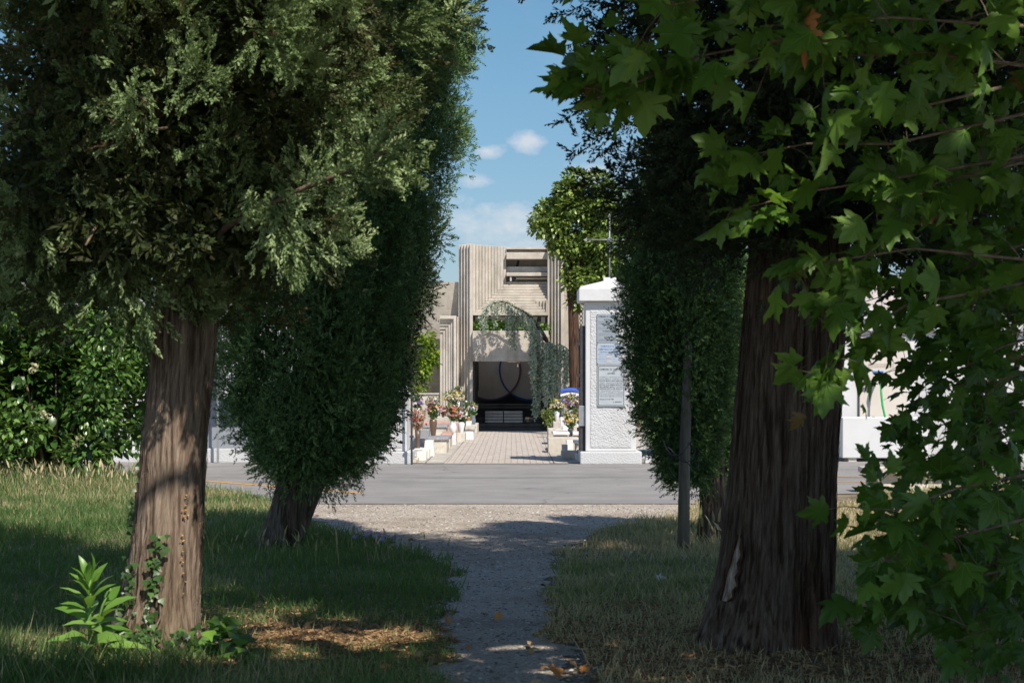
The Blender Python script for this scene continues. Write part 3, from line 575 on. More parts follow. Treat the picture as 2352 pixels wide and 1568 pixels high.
MB().box(X(219.3, 32.6), X(222, 32.6), 32.6, 32.64, Z(398, 32.6), Z(310, 32.6)).box(X(219.3, 32.6), X(260, 32.6), 32.6, 32.64, Z(398, 32.6), Z(396, 32.6)).build('frame', m_zinc, np_)
MB().box(X(222, 32.6), X(259, 32.6), 32.61, 32.63, Z(396, 32.6), Z(310, 32.6)).build('board', plain('white paper', (.7, .71, .72)), np_)
# right wall
RY = 34.0
def rx(p): return X(p, RY)
def rz_(p): return Z(p, RY)
rb = thing('cemetery_building', (rx(880), RY + .5, 0), 'long white plastered building with moulded cornice right of the gate', 'building')
MB().box(rx(700), 14, RY, RY + 3, 0, rz_(331)).build('wall_body', m_rough, rb, bevel=.01)
mb = MB(); mb.box(rx(700) - .1, 14, RY - .16, RY + 3, rz_(331), rz_(319.5)).box(rx(700) - .13, 14, RY - .22, RY + 3, rz_(319.5), rz_(313)).box(rx(700) - .16, 14, RY - .28, RY + 3, rz_(313), rz_(309)); mb.build('cornice', m_smooth, rb, bevel=.02)
mb = MB(); mb.box(rx(700), 14, RY - .02, RY - .002, rz_(345), rz_(331) - .001)
for (a, b_) in ((842, 858), (906, 914), (1000, 1010)): mb.box(rx(a), rx(b_), RY - .022, RY - .003, 0, rz_(345))
mb.build('smooth_band', m_smooth, rb)
m_roof = mat('sun bleached roof tiles', (.36, .31, .28), (.52, .46, .42), 10, .9, .4, 30)
mb = MB(); mb.add([(rx(700), RY - .1, rz_(309) + .002), (14, RY - .1, rz_(309) + .002), (14, RY + 2.6, rz_(283) + .25), (rx(700), RY + 2.6, rz_(283) + .25), (rx(700), RY + 3, rz_(309)), (14, RY + 3, rz_(309))], [(0, 1, 2, 3), (3, 2, 5, 4), (0, 3, 4), (1, 5, 2)]); mb.build('roof', m_roof, rb)
fp = thing('wall_fountain', (rx(882), RY - .1, 0), 'beige panelled wall fountain above a white trough', 'fountain')
MB().box(rx(858.8), rx(905), RY - .1, RY - .024, rz_(416.6), rz_(337)).build('panel', m_panel, fp, bevel=.006)
MB().box(rx(867), rx(893), RY - .104, RY - .1005, rz_(367), rz_(363)).build('faded_stripe', plain('faded stripe', (.48, .42, .35)), fp)
tr = thing('water_trough', (X(884, 33.3), 33.3, 0), 'white concrete water trough raised on blocks below the tap', 'trough')
tx0, tx1, ty0, ty1, tz0, tz1 = X(842.5, 33.2), X(928, 33.2), 33.2, 33.86, Z(457.5, 33.2), Z(416.8, 33.2)
mb = MB(); mb.box(tx0, tx1, ty0, ty0 + .08, tz0, tz1).box(tx0, tx1, ty1 - .08, ty1, tz0, tz1).box(tx0, tx0 + .08, ty0 + .08, ty1 - .08, tz0, tz1).box(tx1 - .08, tx1, ty0 + .08, ty1 - .08, tz0, tz1).box(tx0 + .08, tx1 - .08, ty0 + .08, ty1 - .08, tz0, tz0 + .1); mb.build('basin', plaster('trough paint', (.60, .60, .60), .08, 8), tr, bevel=.015)
for a in (853, 893, 915): MB().box(X(a - 4, 33.2), X(a + 4, 33.2), 33.24, 33.8, .009, tz0).build('foot', m_travert, tr)
tp = thing('water_tap', (X(879.5, 33.7), 33.85, Z(375, 33.7)), 'tap with blue lever handle on the beige panel', 'tap')
m_chrome = plain('tap metal', (.35, .35, .37), .25, .9); m_bluep = plain('blue lever', (.03, .16, .6)); m_hose = plain('green hose', (.03, .42, .10))
tX, tZ = X(879.4, 33.7), Z(375.5, 33.7)
MB().tube([(tX, 33.9, tZ), (tX, 33.66, tZ), (tX + .005, 33.60, tZ - .05), (tX + .01, 33.60, tZ - .12)], [.03, .035, .035, .028], 10).build('spout', m_chrome, tp)
MB().box(tX - .13, tX + .06, 33.64, 33.69, tZ + .06, tZ + .085).box(tX - .02, tX + .03, 33.64, 33.69, tZ + .02, tZ + .06).build('lever', m_bluep, tp, bevel=.004)
hs = thing('garden_hose', (tX, 33.6, tZ - .7), 'short bright green hose hanging from the tap', 'hose')
MB().tube([(tX + .01, 33.6, tZ - .1), (tX + .012, 33.59, tZ - .3), (tX + .03, 33.57, tZ - .5), (tX + .075, 33.55, tZ - .72), (tX + .10, 33.54, tZ - .80)], .02, 8).build('hose_pipe', m_hose, hs)
# bench
BY = 24.0
bn = thing('stone_bench', (X(905, BY), BY + .2, 0), 'low grey stone slab bench at the road edge behind the plane branches', 'bench')
MB().box(X(863.9, BY), X(952, BY), BY, BY + .42, Z(472.7, BY), Z(467, BY) ).build('seat_slab', m_bench, bn, bevel=.01)
mb = MB(); x0, x1 = X(871, BY), X(944, BY); n = 12; vs = []
for k in range(n + 1):
    t = k / n; inn = .05 * math.sin(t * math.pi); z_ = t * Z(472.7, BY)
    vs += [(x0, BY + .06 + inn, z_), (x1, BY + .06 + inn, z_), (x1, BY + .36, z_), (x0, BY + .36, z_)]
fs = []
for k in range(n):
    for j in range(4): fs.append((k * 4 + j, k * 4 + (j + 1) % 4, (k + 1) * 4 + (j + 1) % 4, (k + 1) * 4 + j))
mb.add(vs, fs); mb.build('support', m_bench, bn)
st = thing('kerb_block', (X(650, 32.6), 32.6, 0), 'small white kerb block beside the pillar with signs', 'block')
MB().box(X(645, 32.5), X(664, 32.5), 32.5, 32.8, .009, .13, taper=.02).build('block_body', m_rough, st, bevel=.01)
# ------------------------------------------------------------ graves and vases
def crop2(cx_, cy_, D): return X((1650 + cx_ * .2551) / 4, D), Z((1450 + cy_ * .2551) / 4, D)
def crop3(cx_, cy_, D): return X((2150 + cx_ * .2679) / 4, D), Z((1450 + cy_ * .2679) / 4, D)
def slab(cr, c0, c1, t0, b0, D, dep, m, name, label, cat, bev=.012, ground=True, taper=0, cap=None):
    x0, zt = cr(c0, t0, D); x1, zb = cr(c1, b0, D)
    if ground: zb = .007
    o = thing(name, ((x0 + x1) / 2, D + dep / 2, zb), label, cat)
    if cap:
        MB().box(x0 + .03, x1 - .03, D + .03, D + dep - .03, zb, zt - .06).build('base_block', m, o, bevel=bev)
        MB().box(x0, x1, D, D + dep, zt - .059, zt).build('top_slab', cap, o, bevel=bev)
    else: MB().box(x0, x1, D, D + dep, zb, zt, taper=taper).build('stone', m, o, bevel=bev)
    return o
L = crop2
slab(L, 60, 215, 1390, 1540, 33.5, .5, m_marble, 'marble_block', 'nearest low white marble block just inside the gate at left', 'stone block')
slab(L, 140, 265, 1340, 1490, 34.4, .4, m_marble, 'marble_block', 'white marble block just behind the nearest low one', 'stone block')
slab(L, 165, 345, 1215, 1455, 35.4, .5, m_marble, 'grave_pillar', 'white marble grave pillar with bevelled top at left', 'grave marker', taper=.03)
slab(L, 20, 165, 1345, 1370, 35.2, .8, m_marble, 'marble_slab', 'thin white marble slab under the brown pottery vase', 'slab', ground=False)
slab(L, -40, 200, 1185, 1210, 38.6, 1.2, m_granite, 'granite_slab', 'pale granite slab beyond the white grave pillar', 'slab', ground=True)
slab(L, 230, 560, 1165, 1440, 36.8, 1.5, m_travert, 'grave_tomb', 'stone tomb with grey granite top beside the paved path', 'tomb', cap=m_granite)
slab(L, 120, 260, 1040, 1170, 40.2, .6, m_granite, 'granite_block', 'speckled granite block left of the bronze vase', 'stone block')
slab(L, 440, 610, 1105, 1260, 39.6, 1.5, m_travert, 'grave_tomb', 'stone tomb with pink slab behind the granite topped one', 'tomb', cap=m_pink)
slab(L, 610, 680, 1100, 1235, 41.5, .4, m_marble, 'grave_post', 'chipped white marble post below the bulbous white vase', 'grave marker')
slab(L, 110, 545, 975, 1110, 43.0, 1.2, m_travert, 'grave_tomb', 'tomb with dark granite slab left of the white vases', 'tomb', cap=m_granite)
slab(L, 130, 715, 925, 1100, 46.0, 1.0, m_pink, 'pink_tomb', 'long pink stone tomb behind the white vases', 'tomb')
slab(L, 690, 820, 1095, 1180, 43.6, 1.3, m_travert, 'rough_stone', 'rough travertine block under the tapered white vase', 'stone block')
slab(L, 800, 975, 1010, 1150, 45.3, 1.8, m_marble, 'grave_kerb', 'white marble grave kerb near the far end of the path at left', 'grave kerb', cap=m_travert)
slab(L, 835, 922, 915, 1040, 47.6, .9, m_marble, 'marble_block', 'white marble block under the golden vase', 'stone block')
slab(L, 905, 1012, 968, 1090, 49.6, 2.4, m_travert, 'grave_kerb', 'last travertine grave kerb at left beside the tower steps', 'grave kerb')
slab(L, 370, 600, 840, 920, 48.5, 1.0, m_conc, 'green_tomb', 'low concrete tomb behind the pink stone tomb', 'tomb')
mb = MB(); o = thing('path_edging', (pl0[0] - .4, 40, 0), 'low row of worn edging stones along the left of the paved path', 'edging')
yy_ = 32.6
while yy_ < 45:
    t = (yy_ - 32.4) / 20.6; x_ = pl0[0] - .38 + (pl1[0] - pl0[0]) * t - .1; l_ = random.uniform(.35, .7)
    mb.box(x_ - .12, x_ + .02, yy_, yy_ + l_ - .015, .006, random.uniform(.05, .09), rz=random.uniform(-.03, .03)); yy_ += l_
mb.build('edging_stones', m_travert, o, bevel=.01)
R = crop3
slab(R, 230, 480, 1032, 1112, 38.2, 1.3, m_travert, 'grave_tomb', 'low tomb with grey slab just left of the dark vase at right', 'tomb', cap=m_marble)
slab(R, 160, 620, 1115, 1165, 37.2, .8, m_conc, 'grave_kerb', 'grey concrete grave kerb below the right tomb', 'grave kerb')
slab(R, 370, 470, 940, 1035, 42.5, .6, m_marble, 'marble_block', 'white marble block below the yellow bouquet at right', 'stone block')
slab(R, 160, 370, 985, 1035, 42.0, 1.2, m_travert, 'grave_kerb', 'worn travertine grave kerb near the right edge of the path', 'grave kerb')
slab(R, 235, 330, 880, 940, 45.5, .8, m_conc, 'stone_block', 'small grey stone block at the feet of the right shrub', 'stone block')
slab(R, 275, 335, 815, 880, 48.0, .8, m_travert, 'grave_marker', 'small upright stone behind the right shrub', 'grave marker')
slab(R, 340, 400, 810, 930, 46.5, .3, m_marble, 'grave_marker', 'white upright grave marker between bouquets at right', 'grave marker')
slab(R, 525, 640, 1035, 1110, 38.6, 1.0, m_granite, 'granite_slab', 'grey granite block right of the dark vase', 'stone block', cap=m_marble)
slab(R, 432, 530, 1152, 1192, 36.0, .4, m_marble, 'marble_block', 'small white marble block in front of the right grave kerb', 'stone block')
slab(R, 540, 640, 1150, 1300, 35.0, .5, m_travert, 'grave_pillar', 'squat stone grave pillar just behind the open gate leaf', 'grave marker', cap=m_marble)
slab(R, 370, 450, 1215, 1255, 35.2, .5, m_conc, 'broken_slab', 'broken grey slab lying beside the right kerb strip', 'slab')
slab(R, 360, 600, 1315, 1365, 34.0, .5, m_travert, 'broken_slab', 'flat worn stone slab nearest the gate at right', 'slab')
slab(R, 575, 620, 1350, 1400, 33.6, .4, m_marble, 'marble_block', 'small white block at the foot of the open gate leaf', 'stone block')
slab(R, 530, 590, 940, 1020, 41.0, .4, m_travert, 'grave_marker', 'brown upright stone right of the dark vase', 'grave marker')
# flowers
petal = {'w': (.66, .66, .63), 'p': (.58, .22, .32), 'P': (.60, .42, .48), 'r': (.38, .03, .035), 'o': (.55, .16, .03), 'y': (.64, .44, .06), 'v': (.20, .12, .36), 'm': (.34, .09, .20), 'c': (.62, .53, .32), 'b': (.45, .31, .23), 't': (.05, .24, .20)}
mpet = {k: plain('petals ' + k, c, .6) for k, c in petal.items()}
m_stem = leafmat('bouquet greenery', ((0, (.03, .07, .02)), (.6, (.10, .17, .05)), (1, (.28, .30, .13))), .6, .2)
m_dry = leafmat('dried stems', ((0, (.22, .11, .06)), (1, (.55, .38, .26))), .8, .1, (.4, .25, .1))
# a blossom: cup of five petals
def blossom():
    vs = [(0, 0, 0)]; fs = []
    for k in range(6):
        a = k * math.pi / 3; vs += [(math.cos(a - .42) * .6, math.sin(a - .42) * .6, .28), (math.cos(a) * 1.0, math.sin(a) * 1.0, .35), (math.cos(a + .42) * .6, math.sin(a + .42) * .6, .28)]
        b = 1 + k * 3; fs += [(0, b, b + 1), (0, b + 1, b + 2)]
    for k in range(5):
        a = k * 1.257 + .3; b = len(vs); vs += [(math.cos(a - .5) * .35, math.sin(a - .5) * .35, .45), (math.cos(a) * .55, math.sin(a) * .55, .62), (math.cos(a + .5) * .35, math.sin(a + .5) * .35, .45)]; fs += [(0, b, b + 1), (0, b + 1, b + 2)]
    v = np.array(vs)[:, [0, 2, 1]]; return v, np.array(fs)
BLv, BLf = blossom()
BLADE = (np.array([(-.5, 0, 0), (.5, 0, 0), (-.35, .55, .12), (.35, .55, .12), (0, 1, .35)], float), np.array([(0, 1, 3), (0, 3, 2), (2, 3, 4)]))
LEAF = (np.array([(0, 0, 0), (-.22, .3, .05), (0, .35, 0), (.22, .3, .05), (-.2, .65, .02), (0, .7, -.05), (.2, .65, .02), (0, 1, -.14)], float), np.array([(0, 2, 1), (0, 3, 2), (1, 2, 5), (1, 5, 4), (2, 3, 6), (2, 6, 5), (4, 5, 7), (5, 6, 7)]))
def vase(cr, cx_, vt, vb, w_, D, m, bt, bw, cols, label, shape='bulb', dry=False, nb=70, droop=0):
    x, zt = cr(cx_, vt, D); _, zb = cr(cx_, vb, D); x1, _ = cr(cx_ + w_ / 2, vb, D); r = x1 - x; h = zt - zb
    o = thing('flower_vase', (x, D, zb), label, 'vase')
    P = {'bulb': [(.55, 0), (.7, .05), (1, .35), (.95, .55), (.75, .75), (.8, .95), (.85, 1)], 'taper': [(.55, 0), (.6, .03), (.85, .5), (1, .8), (.9, .95), (.7, 1)], 'cone': [(.5, 0), (.55, .04), (.9, .9), (1, 1)], 'tall': [(.8, 0), (.72, .05), (.85, .6), (1, 1)]}[shape]
    MB().lathe(x, D, [(0.001, zb)] + [(a * r, zb + b * h) for a, b in P] + [(P[-1][0] * r * .85, zt), (P[-1][0] * r * .8, zt - h * .1), (.001, zt - h * .12)], 22).build('vase_body', m, o)
    _, ztop_ = cr(cx_, bt, D); H = ztop_ - zt; x1, _ = cr(cx_ + bw / 2, vb, D); W_ = x1 - x
    b = Big(); ns = 80; th = rnd(ns) * 6.283; rr_ = np.sqrt(rnd(ns)) * W_; tgt = np.stack([x + rr_ * np.cos(th), D + rr_ * np.sin(th) * .8, zt + H * (.35 + .65 * rnd(ns)) * (1 - .35 * (rr_ / W_) ** 2)], 1)
    for k in range(ns):   # stems
        p0 = np.array([x, D, zt - .02]); d = tgt[k] - p0
        b.scatter(BLADE[0] * np.array([.006 / 1, 1, .02]), BLADE[1], p0[None], basis(d[None]) * np.array([1, np.linalg.norm(d), 1])[None, None, :], 1., np.array([rnd(1)[0]]))
    nl = 340; th = rnd(nl) * 6.283; rr_ = np.sqrt(rnd(nl)) * W_ * .95; hh = rnd(nl)
    pos = np.stack([x + rr_ * np.cos(th) * (.35 + .65 * hh), D + rr_ * np.sin(th) * .8 * (.35 + .65 * hh), zt + H * hh * .95 * (1 - .3 * (rr_ / W_) ** 2)], 1); d = pos - np.array([x, D, zt - .1]) + RNG.normal(size=(nl, 3)) * .1
    b.scatter(LEAF[0] * np.array([.7, 1, 1]), LEAF[1], pos, basis(d), .05 + .04 * rnd(nl), rnd(nl)); b.build('greenery', m_dry if dry else m_stem, o)
    if cols:
        fb = Big(); uc = list(dict.fromkeys(cols)); th = rnd(nb) * 6.283; rr_ = np.sqrt(rnd(nb)); hh = .4 + .6 * rnd(nb)
        pos = np.stack([x + rr_ * W_ * np.cos(th), D + rr_ * np.sin(th) * W_ * .8 - .03, zt + H * hh * (1 - .4 * rr_ ** 2)], 1)
        d = pos - np.array([x, D + .1, zt + H * .2]); d[:, 1] -= .12; d += RNG.normal(size=d.shape) * .12; lab = RNG.integers(0, len(cols), nb)
        for i, c in enumerate(cols):
            k = lab == i; fb.scatter(BLv, BLf, pos[k], basis(d[k]), .016 + .018 * rnd(k.sum()), rnd(k.sum()), uc.index(c))
        fb.build('blossoms', [mpet[c] for c in uc], o)
c_brown = plain('brown glazed pottery', (.13, .09, .065), .35); c_bronze = plain('bronze', (.20, .13, .085), .35, .4); c_white = plain('white glazed ceramic', (.78, .77, .75), .2); c_navy = plain('dark slate glaze', (.04, .05, .07), .3); c_gold = plain('gold metal', (.5, .28, .06), .35, .7); c_bluegrey = plain('blue grey glaze', (.16, .19, .23), .35); c_darkgr = plain('dark grey metal', (.09, .10, .10), .4, .3)
vase(L, 82, 1050, 1340, 92, 35.6, c_brown, 720, 300, 'brbP', 'tall brown pottery vase with dried grasses nearest the gate at left', 'tall', dry=True, nb=60)
vase(L, 325, 882, 1138, 124, 38.0, c_bronze, 520, 260, 'rrppPvwcy', 'bronze vase with red and pink gladioli', 'taper', nb=90)
vase(L, 634, 912, 1095, 122, 41.6, c_white, 640, 250, 'ooyrpbrP', 'bulbous white vase with orange and yellow flowers', 'bulb', nb=80)
vase(L, 765, 926, 1090, 112, 43.8, c_white, 700, 210, 'wPwpwm', 'tapered white vase with white and pink lilies', 'taper', nb=60)
vase(L, 800, 880, 1062, 76, 44.9, c_navy, 720, 120, 'wv', 'dark slate vase hidden behind the tapered white vase', 'taper', nb=20)
vase(L, 880, 842, 914, 66, 47.9, c_gold, 590, 200, 'wPwPpt', 'small golden vase with white and pale pink flowers', 'taper', nb=70)
vase(L, 950, 818, 968, 84, 50.2, c_bluegrey, 640, 170, 'bPbw', 'blue grey vase with dried pink flowers by the tower steps', 'bulb', nb=45)
vase(L, 640, 640, 840, 90, 49.2, c_navy, 430, 360, 'wycwcyw', 'wide bouquet of white and yellow flowers behind the others at left', 'taper', nb=150)
vase(L, 715, 560, 840, 60, 50.3, c_white, 360, 130, 'rrwt', 'tall spray of red roses above the wide white bouquet', 'taper', nb=26)
vase(L, 75, 700, 975, 80, 39.6, c_white, 530, 200, 'wwvPv', 'white and violet bouquet behind the dark gate post', 'taper', nb=60)
vase(L, 480, 790, 850, 60, 47.6, c_bronze, 690, 160, 'PbP', 'small pale pink dried bouquet behind the bronze vase', 'taper', dry=True, nb=40)
vase(R, 490, 980, 1128, 84, 38.9, c_darkgr, 730, 240, 'yyvcwy', 'dark metal cone vase with wispy yellow flowers', 'cone', nb=60)
vase(R, 500, 700, 860, 90, 44.0, c_white, 460, 270, 'vmvwtywyvm', 'big purple yellow and white bouquet behind the open gate leaf', 'taper', nb=190)
vase(R, 290, 720, 850, 80, 47.0, c_white, 540, 230, 'yccwwb', 'cream and yellow bouquet left of the purple one', 'taper', nb=90)
vase(R, 590, 850, 960, 70, 42.6, c_white, 690, 150, 'obmpo', 'orange and magenta bouquet close behind the open gate leaf', 'taper', nb=60)
vase(R, 455, 470, 560, 60, 50.0, c_white, 370, 130, 'wwwy', 'small white bouquet behind the blue and white ribbon', 'taper', nb=40)
m_ribw = plain('white ribbon', (.75, .76, .78)); m_ribb = plain('blue ribbon', (.05, .10, .42))
x0, z0 = R(345, 500, 48.5); x1, z1 = R(625, 405, 48.5)
rbn = thing('memorial_ribbon', ((x0 + x1) / 2, 48.5, z0), 'blue and white folded ribbon cover between the right bouquets', 'ribbon')
def ribbon(mb, za, zb):
    n = 14; vs = []
    for k in range(n + 1):
        t = k / n; xx_ = x0 + (x1 - x0) * t; y_ = 48.5 + .25 * (t - .3) ** 2; sg = .04 * math.sin(t * 3)
        vs += [(xx_, y_, za + sg), (xx_, y_ + .1, zb + sg), (xx_, y_ + .02, za + sg), (xx_, y_ + .12, zb + sg)]
    fs = []
    for k in range(n): a = k * 4; fs += [(a, a + 4, a + 5, a + 1), (a + 2, a + 3, a + 7, a + 6), (a + 1, a + 5, a + 7, a + 3), (a, a + 2, a + 6, a + 4)]
    mb.add(vs, fs); return mb
ribbon(MB(), z0, z1 - .05).build('white_cloth', m_ribw, rbn); ribbon(MB(), z1 - .048, z1 + .02).build('blue_band', m_ribb, rbn)
# ------------------------------------------------------------ vegetation
def norm(a): return a / (np.linalg.norm(a, axis=-1, keepdims=True) + 1e-9)
def make_spray(nb, seed, wdt=.05, ln=.34):    # feathery scale-leaf spray, one unit long along Y
    r = np.random.default_rng(seed); vs = []; fs = []
    def blade(p, d, l, w_):
        d = d / np.linalg.norm(d); x = np.cross(d, [0, 0, 1.]); x = x / (np.linalg.norm(x) + 1e-9)
        z = np.cross(x, d); x = x * math.cos(r.random() * 6) + z * math.sin(r.random() * 6); b = len(vs)
        vs.extend([p - x * w_ * .5, p + d * l * .5 + x * w_ * .7, p + d * l * .5 - x * w_ * .7, p + d * l]); fs.extend([(b, b + 1, b + 2), (b + 1, b + 3, b + 2)])
    ax = lambda t: np.array([.06 * math.sin(t * 3 + seed), t * .8, .12 * t * t])
    for k in range(nb):
        t = (k + .5) / nb; a = r.uniform(.35, .95); s_ = 1 if k % 2 else -1; ph = r.normal() * .5
        d = np.array([s_ * math.sin(a), math.cos(a), math.sin(ph) * .6]); l = ln * (1.1 - .6 * t) * r.uniform(.7, 1.2)
        blade(ax(t), d, l, wdt)
        if nb > 12:
            q = ax(t) + d / np.linalg.norm(d) * l * .45; blade(q, d + np.array([0, .9, r.normal() * .4]), l * .5, wdt * .9)
            blade(q, d + np.array([s_ * .8, -.1, r.normal() * .4]), l * .4, wdt * .9)
    blade(ax(.7), np.array([0, 1, .2]), .3, wdt)
    return np.array(vs, float), np.array(fs)
SPR = [make_spray(16, i) for i in range(4)]; SPRm = [make_spray(12, i, .07, .36) for i in range(4)]; SPRc = [make_spray(6, i, .16, .5) for i in range(3)]
def trunk(name, path, rad, m, parent, flare=.25, lobes=5, seed=1, nth=150, nz=180, amp=.012, twist=.6, strips=0, zs_max=3., f1=40, f2=62):
    # path: list of (z, x, y); rad: list of (z, r)
    zt_ = path[-1][0]; zs = np.linspace(path[0][0], zt_, nz) if zt_ < 5 else np.concatenate([np.linspace(path[0][0], 2.8, nz - 30), np.linspace(2.86, zt_, 30)]); pz = [p[0] for p in path]
    cx_ = np.interp(zs, pz, [p[1] for p in path]); cy_ = np.interp(zs, pz, [p[2] for p in path]); rr_ = np.interp(zs, [a[0] for a in rad], [a[1] for a in rad])
    th = np.linspace(0, 2 * math.pi, nth, endpoint=False); T, Zg = np.meshgrid(th, zs); vn = VN(seed)
    U = T / (2 * math.pi)
    def per(f, fz, tw=twist):       # periodic noise round the trunk
        u = (U + tw * Zg * .08) % 1.0; a = vn(u * f, Zg * fz + seed); b = vn((u - 1) * f + 64, Zg * fz + seed); return a * (1 - u) + b * u
    ridge = np.clip(np.abs(per(f1, 1.3) * 2 - 1) * 3.2, 0, 1); ridge2 = np.clip(np.abs(per(f2, 3.2) * 2 - 1) * 2.4, 0, 1); big = per(6, .8) - .5
    base = np.exp(-np.maximum(Zg, 0) / .28)
    lob = np.cos(T * lobes + seed) * .5 + .5 * np.cos(T * (lobes - 2) + seed * 2.1)
    Rr = rr_[:, None] * (1 + .10 * big + base * flare * (.55 + .6 * lob)) + amp * (ridge - .5) * 1.3 + amp * .5 * (ridge2 - .5)
    V = np.stack([cx_[:, None] + Rr * np.cos(T), cy_[:, None] + Rr * np.sin(T), Zg], -1).reshape(-1, 3)
    q = np.arange(nz * nth).reshape(nz, nth); q2 = np.roll(q, -1, 1)
    tri = np.concatenate([np.stack([q[:-1], q2[:-1], q2[1:]], -1).reshape(-1, 3), np.stack([q[:-1], q2[1:], q[1:]], -1).reshape(-1, 3)])
    b = Big(); b.raw(V, tri, np.clip(.15 + .55 * ridge + .4 * ridge2, 0, 1).ravel())
    if strips:      # loose fibrous strips of bark
        n = strips; z0_ = RNG.uniform(.0, zs_max, n) ; L_ = RNG.uniform(.10, .55, n); t0 = RNG.uniform(0, 2 * math.pi, n); w_ = RNG.uniform(.0025, .007, n); K = 7; sl_ = RNG.normal(size=n) * .12 + twist * .5
        u = np.linspace(0, 1, K); Zs = z0_[:, None] + L_[:, None] * u; Th = t0[:, None] + sl_[:, None] * L_[:, None] * u + .02 * np.sin(u * 9 + t0[:, None] * 5)
        iz = np.clip(np.searchsorted(zs, Zs), 0, nz - 1); it = np.round(Th / (2 * math.pi) * nth).astype(int) % nth
        Rs = Rr[iz, it] + .002 + .004 * np.sin(u * math.pi)[None] * RNG.random((n, 1)) + .010 * (u ** 6)[None] * RNG.random((n, 1)); dth = w_[:, None] * np.sin(np.clip(u * 1.05 + .05, 0, 1) * math.pi)[None] ** .5 / Rs
        cxs = np.interp(Zs, zs, cx_); cys = np.interp(Zs, zs, cy_)
        P = np.stack([np.stack([cxs + (Rs - (0 if a == 0 else .002)) * np.cos(Th + a * dth), cys + (Rs - (0 if a == 0 else .002)) * np.sin(Th + a * dth), Zs], -1) for a in (-1, 0, 1)], 2)
        idx = np.arange(n * K * 3).reshape(n, K, 3); a_, b_, c_, d_ = idx[:, :-1, :-1], idx[:, :-1, 1:], idx[:, 1:, 1:], idx[:, 1:, :-1]
        b.raw(P.reshape(-1, 3), np.concatenate([np.stack([a_, b_, c_], -1).reshape(-1, 3), np.stack([a_, c_, d_], -1).reshape(-1, 3)]), np.repeat(RNG.uniform(.5, 1, n), K * 3))
    return b.build(name, m, parent, smooth=True)
def crown(b, prof, z0, z1, ncl, per, size, tpl, spread, up=.6, lump=.25, seed=0, rin=.72, tint=(.25, 1), yscale=1., tuft=(1, 1, 1.5), face=None, cut=None, patch=0):
    z = z0 + (z1 - z0) * rnd(ncl); th = rnd(ncl) * 2 * math.pi
    if face is not None:      # keep more clumps on the seen side
        th = np.where(rnd(ncl) < face, -math.pi / 2 + RNG.normal(size=ncl) * 1.1, th)
    P = np.array([prof(a) for a in z]); lm = (vn1(th * 2.2 + 30, z * 1.7 + seed + 20) - .5) * 2 * lump
    rr_ = P[:, 2] * (rin + (1 - rin) * np.sqrt(rnd(ncl))) * (1 + lm)
    if patch:
        nz2 = .6 * vn2(th * P[:, 2] * patch + 40, z * patch + seed) + .4 * vn3(th * P[:, 2] * patch * 2.1 + 9, z * patch * 2.1); f = np.clip((nz2 - .44) / .14, 0, 1); rr_ = P[:, 2] * (rin + (1.04 - rin) * f + .05 * RNG.normal(size=ncl)) * (1 + lm * .5)
    c = np.stack([P[:, 0] + rr_ * np.cos(th), P[:, 1] + rr_ * np.sin(th) * yscale, z], 1)
    outd = np.stack([np.cos(th), np.sin(th), np.full(ncl, up)], 1)
    C = np.repeat(c, per, 0); m = len(C); off = RNG.normal(size=(m, 3)) * spread * np.array(tuft)
    O = np.repeat(norm(outd + RNG.normal(size=(ncl, 3)) * .35), per, 0)
    d = norm(O + off / (spread * 2.2) + RNG.normal(size=(m, 3)) * .25); cl_t = np.repeat(rnd(ncl), per)
    t = tint[0] + (tint[1] - tint[0]) * np.clip(.65 * cl_t + .35 * rnd(m), 0, 1); t = np.where(rnd(m) < .015, 0.0, t)
    pos = C + off; keep = pos[:, 2] > .15
    if cut is not None: keep &= cut(pos)
    k = RNG.integers(0, len(tpl), m)
    for i in range(len(tpl)):
        s_ = (k == i) & keep; b.scatter(*tpl[i], pos[s_], basis(d[s_]), size * (.7 + .6 * rnd(s_.sum())), t[s_])
def core(b, prof, z0, z1, n, size, tpl, frac=.62, tint=(.02, .3)):  # inner sprays get a darker tint range, standing for crown shade
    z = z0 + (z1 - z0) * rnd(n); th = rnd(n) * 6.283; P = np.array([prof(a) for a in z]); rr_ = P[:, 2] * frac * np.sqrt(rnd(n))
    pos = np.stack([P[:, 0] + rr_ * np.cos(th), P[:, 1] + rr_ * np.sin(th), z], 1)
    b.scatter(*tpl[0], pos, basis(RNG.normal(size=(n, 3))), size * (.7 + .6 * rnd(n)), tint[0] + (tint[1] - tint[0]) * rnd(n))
def prof_fn(tab):      # (z, cx, cy, r)
    zz = [a[0] for a in tab]
    return lambda z: (np.interp(z, zz, [a[1] for a in tab]), np.interp(z, zz, [a[2] for a in tab]), np.interp(z, zz, [a[3] for a in tab]))
def limbs(mb, prof, z0, z1, n, r0, seed, frac=(.5, 1.0), rise=.3, wig=.06):
    r = random.Random(seed)
    for i in range(n):
        z = z0 + (z1 - z0) * (i + r.random()) / n; th = r.uniform(0, 6.283); cx_, cy_, R_ = prof(z); l = R_ * r.uniform(*frac); pts = []
        for k in range(7):
            t = k / 6; pts.append((cx_ + math.cos(th) * l * t + r.uniform(-wig, wig) * t, cy_ + math.sin(th) * l * t + r.uniform(-wig, wig) * t, z + l * rise * math.sin(t * 2.2) * 1.3 + r.uniform(-wig, wig) * t))
        mb.tube(pts, [r0 * (1.05 - .85 * k / 6) for k in range(7)], 6)
